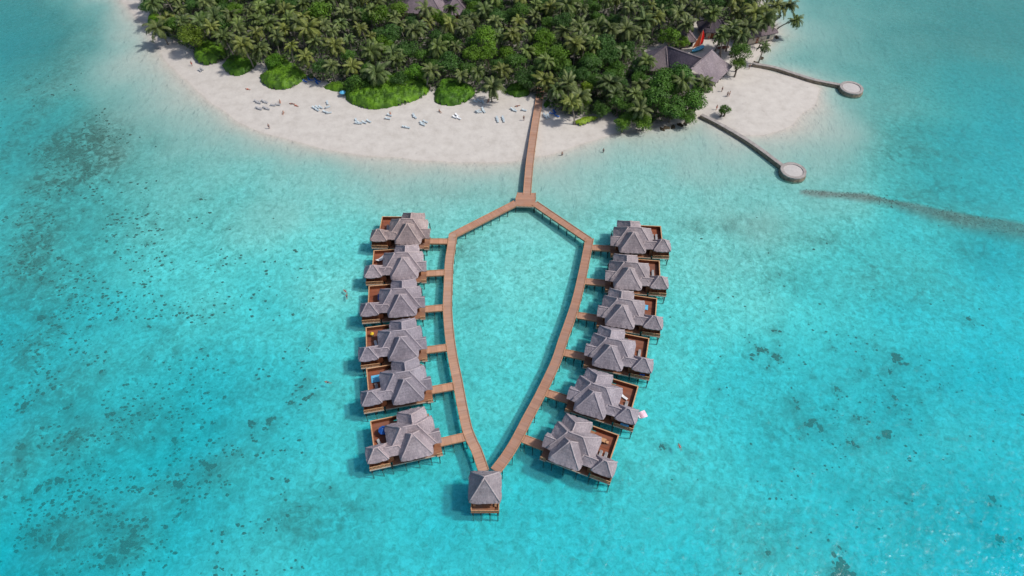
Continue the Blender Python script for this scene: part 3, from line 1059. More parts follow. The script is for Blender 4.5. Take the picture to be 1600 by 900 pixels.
boardwalk('boardwalk', [(806.5, 317), (706, 368.5)], 1.95, WZ - .004, 'straight plank boardwalk from the junction platform to the left corner', 'boardwalk', step=2.6, tint=(.96, .86, .82))
boardwalk('boardwalk', [(835, 317.5), (920.5, 375.5)], 1.95, WZ - .004, 'straight plank boardwalk from the junction platform to the right corner', 'boardwalk', step=2.6, tint=(.93, .84, .81))
LC = [(708, 365.5), (705.5, 385), (702, 410), (700.3, 447), (699.3, 483), (702.8, 525.6), (708, 561), (715.3, 597), (721.8, 632), (729.5, 668), (737, 688), (745.5, 706), (756, 736)]
RC = [(921.5, 372), (912.6, 418), (901.5, 466.7), (891, 500), (880, 531), (870, 562), (856, 593), (840.4, 624.4), (823.6, 655.5), (807.5, 686.6), (792, 712), (774, 736)]
boardwalk('boardwalk', LC, 2.0, WZ, 'long curved plank boardwalk serving the left row of villas', 'boardwalk', step=3.2)
boardwalk('boardwalk', RC, 2.0, WZ, 'long curved plank boardwalk serving the right row of villas', 'boardwalk', step=3.2, tint=(.86, .80, .80))
lc = catmull([U(*p, WZ) for p in LC], 6)
rc = catmull([U(*p, WZ) for p in RC], 6)
for side, curve in (('left', lc), ('right', rc)):
    for i in range(6):
        a, th = local(side, i, 4.6, .3, 0)
        dirv = Vector((math.cos(th), math.sin(th), 0)) * (1 if side == 'left' else -1)
        # meet the boardwalk
        best = min(curve, key=lambda q: abs((q - a).cross(dirv).z) + (0 if (q - a).dot(dirv) > 0 else 50) + .0)
        t = (Vector((best.x, best.y, 0)) - a).dot(dirv)
        b = a + dirv * (t - 1.0)
        boardwalk('footbridge', [a, b], 1.75, WZ - .012, f"short plank footbridge to the {side} row villa {WORDS[i]}", 'footbridge', world=True, step=2.4, group='footbridges to the villas', tint=(1.08, 1.0, .92) if side == 'left' else (.95, .86, .8))

# ------------------------------------------------------------------ pavilion at the tip
pa = U(758, 761, 4.2)
pv = empty('pavilion', (pa.x, 51.4, 0), 0, 'square open pavilion with pyramid thatched roof where the two boardwalks meet', 'pavilion')
hip_roof(pv, -2.95, 2.9, -3.05, 3.05, 4.15, 4.1)
mb = MB(); mb.box(-2.5, 2.5, -3.6, 2.9, DZ - .25, DZ - .02); mb.build('deck', M['deckwood'], pv)
mb = MB(); lattice(mb, (-2.4, -3.5, 0), (2.4, -3.5, 0), DZ, .8, 7); mb.build('railing', M['rail'], pv)
for sx in (-1, 1):
    mb = MB(); lattice(mb, (sx * 2.42, -3.4, 0), (sx * 2.42, 1.0, 0), DZ, .8, 5); mb.build('railing', M['rail'], pv)
    for y in (-2.4, 0, 2.4):
        mb = MB(); mb.bar((sx * 2.3, y, -3.4), (sx * 2.3, y, 4.0), .18); mb.build('post', M['wall'], pv)
for x in (-2.2, -.8, .8, 2.2):
    mb = MB(); mb.tube([(x, -3.35, -3.4), (x, -3.35, DZ - .2)], .13, 6); mb.build('pile', M['post'], pv)
mb = MB()
for sx in (-1, 1):
    mb.box(sx * 1.9 - .25, sx * 1.9 + .25, -2.6, .8, DZ + .35, DZ + .43)
    for yy in (-2.4, .6): mb.box(sx * 1.9 - .2, sx * 1.9 + .2, yy - .05, yy + .05, DZ, DZ + .35)
mb.build('bench', M['rail'], pv)
for o in pv.children_recursive: o.color = (1, .98, .97, 1)

# ------------------------------------------------------------------ restaurant with tall thatched roofs
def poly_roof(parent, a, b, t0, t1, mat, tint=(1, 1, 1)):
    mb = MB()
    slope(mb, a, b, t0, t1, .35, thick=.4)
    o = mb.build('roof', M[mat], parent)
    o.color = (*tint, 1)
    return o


def Ul(base, px, py, z): return U(px, py, z) - base


rb = U(1060, 110, 1.0); rb.z = 0
rs = empty('restaurant', rb, 0, 'large restaurant with steep grey thatched saddle roofs at the edge of the palm grove', 'restaurant')
r2 = dict(P1=Ul(rb, 1041, 71, 8.5), Q=Ul(rb, 1096, 91, 8.0), Rr=Ul(rb, 1113, 78, 9.5), Sx=Ul(rb, 1079, 107, 8.3),
          A=Ul(rb, 986, 112, 3.6), Bq=Ul(rb, 1044, 110, 3.2), e1=Ul(rb, 1145, 103, 3.6), e2=Ul(rb, 1119, 129.5, 3.6), w0=Ul(rb, 1022, 80, 3.6))
# east hall: ridge Sx-Rr, sun and shade tinted in: bright south-east slope, dark north-west
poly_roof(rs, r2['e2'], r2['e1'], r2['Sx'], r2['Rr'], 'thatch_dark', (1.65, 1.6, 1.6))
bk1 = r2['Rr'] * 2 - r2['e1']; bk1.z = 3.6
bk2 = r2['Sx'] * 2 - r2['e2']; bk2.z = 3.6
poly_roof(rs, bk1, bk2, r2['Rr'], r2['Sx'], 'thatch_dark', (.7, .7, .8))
# link: sagging ridge P1-Q, inner slope tinted dark as painted shade
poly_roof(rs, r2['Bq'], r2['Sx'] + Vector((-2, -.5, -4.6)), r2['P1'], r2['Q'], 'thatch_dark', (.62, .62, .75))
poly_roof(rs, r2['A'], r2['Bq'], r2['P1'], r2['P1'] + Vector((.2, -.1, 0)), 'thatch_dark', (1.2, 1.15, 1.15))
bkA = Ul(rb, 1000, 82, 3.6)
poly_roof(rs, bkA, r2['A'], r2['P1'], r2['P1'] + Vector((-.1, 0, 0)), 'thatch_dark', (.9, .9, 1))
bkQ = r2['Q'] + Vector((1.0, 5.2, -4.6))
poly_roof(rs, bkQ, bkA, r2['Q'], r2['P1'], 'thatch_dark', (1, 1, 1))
caps([(r2['P1'], r2['Q']), (r2['Sx'], r2['Rr']), (r2['P1'], r2['Bq'])], rs, M['thatch_dark'], .25, (1.5, 1.45, 1.45, 1))
mb = MB()
cx = (r2['e1'] + r2['e2']) / 2
for p, q in ((r2['e2'], r2['e1']), (r2['A'], r2['Bq'])):
    for t in np.linspace(.06, .94, 6):
        s = p.lerp(q, float(t)) + Vector((-.9, .6, 0))
        mb = MB(); mb.bar((s.x, s.y, .6), (s.x, s.y, 3.7), .22); mb.build('post', M['bark'], rs)
mb = MB()
a, b = r2['e2'] + Vector((-3, 2.2, 0)), r2['e1'] + Vector((-3.5, 1.5, 0))
mb.bar((a.x, a.y, 1.9), (b.x, b.y, 1.9), .2, 2.4)
mb.build('wall', M['bark'], rs)


def bungalow(px, py, w, d, rz, h, label, tint=(1.3, 1.25, 1.25), z0=3.4):
    p = U(px, py, z0)
    r = empty('bungalow', (p.x, p.y, 0), rz, label, 'bungalow')
    mb = MB(); mb.box(-w / 2 + .9, w / 2 - .9, -d / 2 + .9, d / 2 - .9, .7, z0 - .2); mb.build('wall', M['pale'], r)
    o = hip_roof(r, -w / 2, w / 2, -d / 2, d / 2, z0, h, mat='thatch_dark')
    for k in r.children_recursive: k.color = (*tint, 1)
    f = MB(); f.box(-.5, .5, -d / 2 + .84, -d / 2 + .9, .7, 2.8); dd = f.build('door', M['wall'], r)
    h_ = MB(); h_.box(.3, .4, -d / 2 + .8, -d / 2 + .838, 1.6, 1.75); h_.build('handle', M['glass'], dd)
    for s in (-1, 1):
        f = MB(); f.box(s * w * .28 - .5, s * w * .28 + .5, -d / 2 + .84, -d / 2 + .9, 1.3, 2.6); f.build('window', M['glass'], r)
    return r


bungalow(663, 10, 15, 10, -.15, 4.5, 'grey thatched bungalow roof among palms at the back of the grove', (1.5, 1.4, 1.45))
bungalow(712, 14, 9, 8, .1, 3.6, 'small grey thatched hut beside the larger bungalow behind the palms', (1.4, 1.3, 1.35))
bungalow(1176, 46, 14, 9, .35, 4.0, 'grey thatched bungalow behind the leaning palms near the eastern shore', (1.3, 1.2, 1.2))
bungalow(1066, 57, 8, 7, .1, 3.2, 'small grey thatched hut half hidden behind palms beside the red sail', (1.4, 1.3, 1.3))
bungalow(1112, 42, 9, 7, .0, 3.2, 'dark thatched beach hut under palms behind the sailing boat', (.6, .58, .65))

# ------------------------------------------------------------------ stone groynes with round heads
def groyne(pix, w, ztop, head, rad, label):
    P = [U(px, py, ztop) for px, py in pix]
    base = Vector((P[0].x, P[0].y, 0))
    r = empty('groyne', base, 0, label, 'groyne')
    Q = catmull([p - base for p in P], 5)
    mb = MB()
    le, ri, L = ribbon(mb, Q, w, ztop, ztop + 2.4)
    for i, v in enumerate(mb.v):
        n = mnoise.noise(Vector(v) * .9 + base)
        mb.v[i] = (v[0] + n * .12, v[1] + n * .12, v[2] + n * .10)
    mb.build('wall', M['concside'], r)
    mb = MB()
    Lq = [p.copy() for p in Q]
    ribbon(mb, Lq, w * .9, ztop + .10, .16)
    mb.build('coping', M['concrete'], r)
    c = U(head[0], head[1], ztop) - base
    n = 40

    def ring(rr, z, jitr=0):
        return [Vector((c.x + math.cos(k * 2 * math.pi / n) * (rr + jitr * mnoise.noise(Vector((k * .7, z, rr)))), c.y + math.sin(k * 2 * math.pi / n) * (rr + jitr * mnoise.noise(Vector((k * .7, z, rr)))), z)) for k in range(n)]

    def loft(rings, name, mat, par):
        mb = MB()
        for A, B in zip(rings, rings[1:]):
            for k in range(n):
                k2 = (k + 1) % n
                mb.face([A[k], A[k2], B[k2], B[k]], [(k, 0), (k + 1, 0), (k + 1, 1), (k, 1)])
        return mb.build(name, mat, par, smooth=False)
    h = loft([ring(rad + .25, -2.5, .2), ring(rad + .15, .0, .15), ring(rad, ztop, .1)], 'round_head', M['concside'], r)
    loft([ring(rad + .01, ztop - .05, .1), ring(rad, ztop + .22, .05), ring(rad * .76, ztop + .22, .05), ring(rad * .75, ztop - .02)], 'rim', M['concrete'], h)
    mb = MB()
    pts = ring(rad * .755, ztop + .05)
    for k in range(n):
        mb.face([pts[k], pts[(k + 1) % n], Vector((c.x, c.y, ztop + .16))])
    mb.build('sand_fill', M['sandfill'], h)


groyne([(1096, 179), (1120, 191), (1150, 208), (1180, 227), (1222, 258)], 1.25, .95, (1239.5, 267), 3.3, 'long stone groyne nearer the villas ending in a round sand-filled head')
groyne([(1176, 99), (1210, 105), (1245, 116), (1275, 125), (1314, 132.5)], 1.2, .9, (1330.5, 137.5), 3.35, 'farther stone groyne beyond the sand spit with a round sand-filled head')

# ------------------------------------------------------------------ vegetation
rng = random.Random(11)


def palm_crown(seed, nf=24, L=4.5):
    r = random.Random(seed)
    mb = MB()
    for k in range(nf):
        az = k * 2.399 + r.uniform(-.4, .4)
        t0 = k / nf
        el = R(72 - 88 * t0 + r.uniform(-7, 7))
        droop = .95 + .85 * t0 + r.uniform(-.25, .3) + .25 * math.sin(az - seed)
        Lk = L * r.uniform(.72, 1.12) * (.75 if t0 < .15 else 1)
        n = 9
        pts = []
        p = Vector((0, 0, 0))
        for i in range(n + 1):
            pts.append(p.copy())
            e = el - droop * 1.25 * ((i + .5) / n) ** 1.3
            p = p + Vector((math.cos(az) * math.cos(e), math.sin(az) * math.cos(e), math.sin(e))) * (Lk / n)
        side = Vector((-math.sin(az), math.cos(az), 0))
        for i in range(n):
            a, b = pts[i], pts[i + 1]
            d = (b - a).normalized()
            up = side.cross(d).normalized()
            if up.z < 0: up = -up
            w0 = .05
            mb.face([a - side * w0, b - side * w0 * .8, b + side * w0 * .8, a + side * w0])
            if i < 1: continue
            # leaflets: two per segment per side
            for q in (0, .34, .67):
                s = (i + q) / n
                wl = (.95 * math.sin(math.pi * min(1, (s * .88 + .12))) ** .6) * r.uniform(.85, 1.1) * L / 4.5
                o = a.lerp(b, q)
                for sg in (-1, 1):
                    tip = o + side * sg * wl * .78 + d * wl * .55 - up * wl * r.uniform(.30, .62) * (1.0)
                    mb.face([o - d * .085, o + d * .085, tip + d * .03, tip - d * .03][::sg])
    return mb


PAL = []
for s in range(12):
    PAL.append(palm_crown(100 + s, 17 + (s * 5) % 12, 3.4 + .28 * (s % 5)))
PALM_ME, PROTO_CR = [], []


def mesh_of(mb, name, mat, smooth=False):
    o = mb.build(name, mat, smooth=smooth)
    me = o.data
    bpy.data.objects.remove(o)
    return me


for s, c in enumerate(PAL):
    PALM_ME.append(mesh_of(c, 'crown', M['palm']))
nutm = MB()
for k in range(7):
    a = k * .9
    cpos = Vector((math.cos(a) * .28, math.sin(a) * .28, -.25 - .08 * (k % 2)))
    nutm.tube([cpos + Vector((0, 0, .13)), cpos + Vector((0, 0, .0)), cpos - Vector((0, 0, .13))], [.05, .13, .05], 5)


def addobj(name, me, parent=None, loc=(0, 0, 0), rz=0, sc=1):
    o = bpy.data.objects.new(name, me)
    COL.objects.link(o)
    if parent: o.parent = parent
    o.location = loc
    o.rotation_euler = (0, 0, rz)
    o.scale = (sc, sc, sc)
    return o


def make_palm(crown, H, base=None, label='', group=None, sc=1.0, lean=None):
    """crown: world position of the crown's heart"""
    if base is None:
        a = rng.uniform(-.3, 3.44); q = rng.uniform(.3, 2.0)
        base = Vector((crown.x + math.cos(a) * q, crown.y + math.sin(a) * q, 0))
    base.z = max(gz(base.x, base.y), -.6) - .1
    r = empty('palm_tree', base, 0, label, 'palm tree', group)
    top = crown - base
    pts, rad = [], []
    for i in range(8):
        t = i / 7
        hx = t ** 1.7
        p = Vector((top.x * hx, top.y * hx, top.z * (t if top.xy.length < 3 else t ** .9)))
        pts.append(p); rad.append(.24 - .11 * t + (.1 if i == 0 else 0))
    mb = MB(); mb.tube(pts, rad, 7)
    mb.build('trunk', M['trunk'], r, smooth=True)
    k = rng.randrange(len(PALM_ME))
    c = addobj('crown', PALM_ME[k], r, top, rng.uniform(0, 6.28), sc * rng.uniform(.8, 1.15))
    c.rotation_euler = (rng.uniform(-.28, .28), rng.uniform(-.28, .28), rng.uniform(0, 6.28))
    g = rng.random()
    if g < .25: c.color = (1.25, 1.15, .8, 1)
    elif g < .5: c.color = (.78, .9, .85, 1)
    elif g < .7: c.color = (.95, 1.05, .8, 1)
    else: c.color = (1, 1, 1, 1)
    return r


def leafball(seed, nclump=16, per=150, leaf=.36, flat=.75):
    """unit crown (radius about 1 before scale 1) built in metres for radius 3.2"""
    r = random.Random(seed)
    mb = MB()
    Rr = 3.2
    for k in range(nclump):
        u = r.random(); a = r.uniform(0, 6.283)
        zz = r.uniform(-.35, 1)
        rr = math.sqrt(max(0, 1 - zz * zz)) * r.uniform(.35, .78)
        c = Vector((math.cos(a) * rr * Rr, math.sin(a) * rr * Rr, zz * Rr * flat * .72))
        cr = r.uniform(.85, 1.55)
        for q in range(per):
            n = Vector((r.gauss(0, 1), r.gauss(0, 1), r.gauss(.45, .9))).normalized()
            p = c + Vector((n.x, n.y, n.z * .8)) * cr * r.uniform(.72, 1.06)
            nn = (n + Vector((r.gauss(0, .45), r.gauss(0, .45), r.gauss(.2, .4)))).normalized()
            t = nn.cross(Vector((r.random() - .5, r.random() - .5, r.random() - .5))).normalized()
            b = nn.cross(t)
            s = leaf * r.uniform(.6, 1.2)
            mb.face([p - t * s * .5, p - b * s * .3, p + t * s * .5, p + b * s * .3])
    return mb


LEAF_ME = [mesh_of(leafball(200 + s, 15 + s * 2, 150), 'crown', M['leaf']) for s in range(4)]


def make_tree(px, py, zc, rad, tint, label, group=None, world=None, name='broadleaf_tree', flat=1.0):
    c = world if world is not None else U(px, py, zc)
    g0 = max(gz(c.x, c.y), 0)
    r = empty(name, (c.x, c.y, g0 - .05), 0, label, 'tree', group)
    mb = MB()
    zr = c.z - g0
    mb.tube([(0, 0, 0), (.15, .1, zr * .4), (0, .2, zr * .9)], [.3, .22, .12], 6)
    for k in range(4):
        a = k * 1.6 + rng.random()
        mb.tube([(.1, .1, zr * .45), (math.cos(a) * rad * .3, math.sin(a) * rad * .3, zr * .8), (math.cos(a) * rad * .6, math.sin(a) * rad * .6, zr * 1.02)], [.14, .1, .05], 5)
    mb.build('trunk', M['bark'], r)
    o = addobj('crown', LEAF_ME[rng.randrange(4)], r, (0, 0, zr), rng.uniform(0, 6.28), rad / 3.2)
    o.scale.z *= flat
    o.color = (*tint, 1)
    return r


# palms whose crowns can be read in the photo
def z1(x, y): return (180 + x / 3.63, y / 3.63)
def z2(x, y): return (560 + x / 4, y / 4)
def z3(x, y): return (900 + x / 3, y / 3)


PALMS = [z1(*p) for p in [(385, 120), (610, 205), (700, 165), (800, 185), (915, 205), (1035, 130), (1135, 240), (1080, 320), (1225, 370), (1385, 155), (1450, 290), (1345, 375), (1480, 415),
                          (1575, 300), (1245, 255), (1000, 260), (820, 275), (720, 250), (870, 130), (1180, 140), (300, 110), (480, 120), (560, 90), (650, 80), (760, 60), (960, 60), (1290, 60), (1480, 70), (240, 160)]]
PALMS += [z2(*p) for p in [(345, 195), (575, 150), (95, 300), (245, 370), (495, 290), (600, 290), (110, 455), (455, 440), (640, 465), (745, 450), (965, 215), (900, 440),
                           (840, 540), (1050, 320), (1355, 270), (1470, 260), (1000, 130), (850, 130), (700, 120), (1200, 500), (1310, 520), (1330, 640), (1165, 500), (1580, 520), (1390, 190), (1500, 160),
                           (1290, 200), (1240, 560), (1380, 600), (80, 60), (420, 60), (1100, 100), (1200, 40)]]
PALMS += [z3(*p) for p in [(15, 200), (85, 230), (100, 120), (320, 100), (235, 140), (220, 240), (330, 285), (165, 395), (185, 440), (300, 400), (520, 110), (700, 145), (775, 160), (740, 120),
                           (880, 90), (600, 390), (300, 510), (45, 170), (680, 170), (800, 130), (900, 60), (640, 60), (560, 40), (840, 60), (940, 30), (760, 60), (250, 40), (400, 50), (480, 60)]]
PALMH = 9.0
taken = []


def zone(px):
    if px < 420: return 'western end of the grove', 'W'
    if px < 620: return 'left half of the grove', 'LW'
    if px < 840: return 'grove just left of the jetty', 'M'
    if px < 1010: return 'grove just right of the jetty', 'R'
    return 'grove around the restaurant', 'E'


for px, py in PALMS:
    H = PALMH + rng.uniform(-1.2, 1.2)
    if px < 310: H = rng.uniform(5, 6.5)
    elif py > 100: H = rng.uniform(5.8, 7.6)
    elif py > 70: H = rng.uniform(7, 8.8)
    c = U(px, py, H)
    if in_poly(c.x, c.y, [tuple(q) for q in coast]) is False: continue
    taken.append(c)
    make_palm(c, H, label='coconut palm with drooping olive fronds in the ' + zone(px)[0], group='coconut palms in the ' + zone(px)[0], sc=1.13)
# isolated, leaning palms
for (cx_, cy_), (bx_, by_), H, lb in [((1243.6, 32), (1210.6, 48.5), 6.5, 'palm leaning far out over the sea on a curved trunk, lower of the two'),
                                     ((1233, 9), (1206, 42), 9.5, 'palm leaning out over the sea on a curved trunk, upper of the two'),
                                     ((1195, 73), (1186, 95), 6.5, 'short palm standing at the water edge beside the start of the farther groyne'),
                                     ((1158, 50), (1141, 83), 8.5, 'palm with thin trunk standing on open sand between the sail and the sea'),
                                     ((1140, 48), (1118, 78), 9, 'leaning palm standing on sand just behind the eastern restaurant roof')]:
    c = U(cx_, cy_, H)
    b = U(bx_, by_, 1.0)
    taken.append(c)
    make_palm(c, H, base=Vector((b.x, b.y, 0)), label=lb, sc=.85)

# broadleaf trees read from the photo: px, py, z, radius, tint
G_B, G_D, G_Y, G_O = (1.25, 1.35, .55), (.62, .80, .9), (2.1, 1.75, .55), (1.25, 1.0, .8)
TREES = [(757, 62, 9, 4.6, G_B), (738, 84, 7, 3.6, G_B), (762, 82, 7, 3.6, G_B), (852, 60, 8, 3.6, G_B), (872, 88, 7, 3.8, (1.1, 1.2, .6)), (915, 138, 5, 2.4, G_Y), (912, 158, 4, 2.6, (1.5, 1.4, .5)),
         (842, 80, 6, 3.2, G_B), (636, 78, 6, 3.8, G_D), (700, 100, 6, 4.2, G_D), (822, 124, 5, 3.8, G_D), (924, 104, 6, 4.0, G_D), (950, 86, 7, 4.0, G_D), (612, 55, 7, 4.0, G_D),
         (877, 100, 6, 3.6, (1, 1.1, .7)), (685, 62, 5, 3.4, G_D), (662, 90, 5, 3.2, (.9, 1.1, .7)), (1038, 130, 7, 5.4, (.78, 1.0, .75)), (1062, 122, 7, 5.0, (.7, .95, .8)), (1082, 158, 5, 4.4, (.8, 1.05, .7)),
         (1050, 168, 5, 4.6, (.75, .95, .75)), (1022, 155, 6, 4.6, (.75, .95, .8)), (1006, 190, 3, 3.4, (1.35, 1.35, .7)), (973, 195, 2.5, 3.0, (1.2, 1.3, .6)), (985, 178, 4, 3.6, (1.0, 1.1, .7)),
         (1075, 182, 3, 3.0, (.9, 1.1, .6)), (945, 72, 8, 4.2, G_D), (922, 100, 6, 4, (.8, 1, .7)), (1046, 60, 5, 4.0, (1.15, 1.3, .5)), (1066, 66, 3.5, 2.6, (1.3, 1.4, .5)),
         (965, 160, 5, 3.6, (.8, .95, .8)), (940, 172, 3, 3.0, (.7, .85, .75)), (301, 57, 6, 4.8, (1.35, 1.1, .6)), (272, 40, 5, 3.6, (.8, .95, .7)), (430, 95, 4, 3.2, (.9, 1.2, .5)),
         (590, 25, 8, 4.4, G_B), (625, 18, 7, 4.0, (1.2, 1.2, .5)), (345, 35, 7, 4.2, G_D), (500, 20, 8, 4.6, (1.1, 1.2, .55)), (880, 35, 8, 4.2, G_D), (815, 20, 8, 4.0, (.9, 1.1, .7)), (1003, 105, 6, 3.6, G_D),
         (1095, 140, 5, 3.2, (.85, 1.05, .65)), (650, 115, 5, 3.4, (.9, 1.2, .5)), (780, 105, 5, 3.4, (.7, .9, .8)), (545, 90, 5, 3.2, (.7, .9, .7))]
for px, py, z, rad, t in TREES:
    c = U(px, py, z)
    taken.append(c)
    kind = 'bright green' if t[0] > 1.05 else 'dark green'
    if t is G_Y:
        make_tree(px, py, z, rad, t, 'slender yellow-green tree at the front of the grove right of the jetty')
    else:
        make_tree(px, py, z, rad, t, f'{kind} rounded broadleaf tree in the {zone(px)[0]}', f'{kind} broadleaf trees in the {zone(px)[0]}')
make_tree(1134, 171, 2.6, 1.9, (.9, 1.0, .75), 'small lone tree on the open sand beside the nearer groyne', flat=.8)
make_tree(1128, 174, 2.0, 1.2, (.9, 1.0, .75), 'tiny round bush beside the small lone tree on the sand', flat=.8, name='bush')
make_tree(1157, 84, 6.5, 4.2, (.85, .95, .7), 'broad dark tree in front of the leaning palms beside the eastern restaurant roof')
make_tree(1153, 100, 5, 2.6, (1.1, 1.1, .65), 'lower olive tree at the corner of the sand spit beside the restaurant roof')
# bare branches on the shore
for px, py, lb in ((1186, 72, 'bare leafless tree on the eastern shore behind the short palm'), (1206, 50, 'bare driftwood-like tree on the tip of the eastern shore')):
    c = U(px, py, 1)
    r = empty('bare_tree', (c.x, c.y, .2), 0, lb, 'tree')
    mb = MB()
    mb.tube([(0, 0, 0), (.3, .2, 1.6), (.2, .4, 3)], [.22, .16, .08], 6)
    mb.build('trunk', M['bark'], r)
    mb = MB()
    for k in range(16):
        a = k * 2.4
        h = 1.2 + .12 * k
        mb.tube([(.25, .3, h), (math.cos(a) * 1.2, math.sin(a) * 1.2, h + .9), (math.cos(a + .4) * 2.3, math.sin(a + .4) * 2.3, h + 1.3)], [.08, .05, .02], 4)
    mb.build('branches', M['trunk'], r)

# fill the rest of the grove
fpoly = forest
xs_ = [p[0] for p in fpoly]; ys_ = [p[1] for p in fpoly]
fill = 0
tries = 0
clear = [(U(663, 10, 4), 9), (U(712, 14, 4), 5.5), (U(1176, 46, 3), 8), (U(1066, 57, 3), 5), (U(1112, 42, 3), 5.5), (U(1100, 66, 1), 8), (U(1035, 98, 3), 9), (U(1060, 95, 3), 10), (U(1095, 105, 3), 11)]
while tries < 9000 and fill < 260:
    tries += 1
    x, y = rng.uniform(min(xs_), max(xs_)), rng.uniform(min(ys_), 262)
    if not in_poly(x, y, fpoly): continue
    g = Vector((x, y, 0))
    # screen test: base above the frame cannot be seen
    if any((g.xy - c.xy).length < rr for c, rr in clear): continue
    if any((g.xy - t.xy).length < 4.3 for t in taken): continue
    taken.append(g)
    depth = y * CP + (CAMH - 5) * SP
    px = 800 + F * x / depth
    vis_y = 450 - F * (y * SP - (CAMH - 5) * CP) / depth
    if vis_y < -40: continue
    fill += 1
    near_edge = vis_y > 105
    if rng.random() < (.60 if not near_edge else .25):
        H = rng.uniform(7.5, 10)
        make_palm(Vector((x, y, H)), H, label='coconut palm with drooping olive fronds in the ' + zone(px)[0], group='coconut palms in the ' + zone(px)[0])
    else:
        t = rng.choice([G_D, G_D, (.8, 1.0, .7), (1.15, 1.25, .55)])
        kind = 'bright green' if t[0] > 1.05 else 'dark green'
        rad = rng.uniform(2.6, 4.0)
        make_tree(px, 0, 0, rad, t, f'{kind} rounded broadleaf tree in the {zone(px)[0]}', f'{kind} broadleaf trees in the {zone(px)[0]}', world=Vector((x, y, rng.uniform(4, 6.5))))
print("FILL", fill, tries)

# undergrowth: a mass of low leaves between the trunks
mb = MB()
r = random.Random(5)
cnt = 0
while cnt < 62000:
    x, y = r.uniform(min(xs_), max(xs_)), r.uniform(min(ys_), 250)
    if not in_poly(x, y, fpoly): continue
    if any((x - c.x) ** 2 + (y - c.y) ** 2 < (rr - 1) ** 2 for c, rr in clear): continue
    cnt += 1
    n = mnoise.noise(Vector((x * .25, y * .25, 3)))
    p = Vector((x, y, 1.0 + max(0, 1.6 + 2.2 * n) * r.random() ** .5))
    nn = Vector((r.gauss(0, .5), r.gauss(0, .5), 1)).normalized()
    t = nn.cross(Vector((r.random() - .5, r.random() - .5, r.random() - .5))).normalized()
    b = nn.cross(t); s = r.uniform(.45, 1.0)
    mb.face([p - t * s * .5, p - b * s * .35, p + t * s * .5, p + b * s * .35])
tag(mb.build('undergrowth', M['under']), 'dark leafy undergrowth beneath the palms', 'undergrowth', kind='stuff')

# rounded beach shrubs
HEDGES = [
    ([(229, 28), (240, 20), (262, 28), (264, 44), (248, 51), (233, 44)], 2.0, 'small bright green shrub mound at the far western tip of the grove', (1, 1, 1)),
    ([(301, 80), (309, 69), (329, 66), (351, 74), (353.5, 88), (342.5, 96), (323, 100.5), (306.7, 96)], 2.0, 'bright green shrub mound, first from the west on the beach front', (.95, .95, .9)),
    ([(346.7, 105), (356, 91), (378, 88), (400, 96), (397.6, 107), (378, 117), (359, 116)], 1.7, 'flat green shrub mound between two larger mounds west of the sunbeds', (.8, .88, .9)),
    ([(406, 121), (417, 110), (414, 94), (433, 85), (458, 100), (479, 118), (472, 129), (455, 139), (428, 140), (411, 132)], 2.0, 'large round bright green shrub mound above the grey sunbeds', (1, 1, 1)),
    ([(502, 135), (524, 127), (549, 127), (560, 135), (538, 146), (510, 142)], 1.3, 'low narrow shrub strip touching the largest shrub mound', (.95, .95, .9)),
    ([(622, 116), (645, 110), (658, 118), (670, 132), (667, 150), (642, 162), (610, 170), (580, 172), (560, 168), (543, 160), (538, 149), (545, 138), (570, 128)], 2.4, 'largest bright green shrub mound, in the middle of the beach', (1.02, 1.05, 1)),
    ([(677, 148), (690, 126), (710, 126), (740, 138), (741, 152), (720, 165), (700, 167), (680, 162)], 2.2, 'deep green shrub mound right of the largest one', (.82, .95, .9)),
    ([(785, 142), (800, 130), (825, 136), (827, 150), (812, 155), (795, 150)], 1.8, 'dark green shrub mound at the left side of the jetty', (.7, .8, .9)),
    ([(895, 191), (908, 183), (926, 181), (936, 184), (924, 190), (907, 195)], 1.1, 'small yellow-green shrub on the beach front right of the jetty', (1.9, 1.35, .9)),
    ([(846, 160), (855, 155), (860, 163), (852, 170)], 1.3, 'small dark shrub touching the right side of the jetty', (.6, .75, .9)),
]


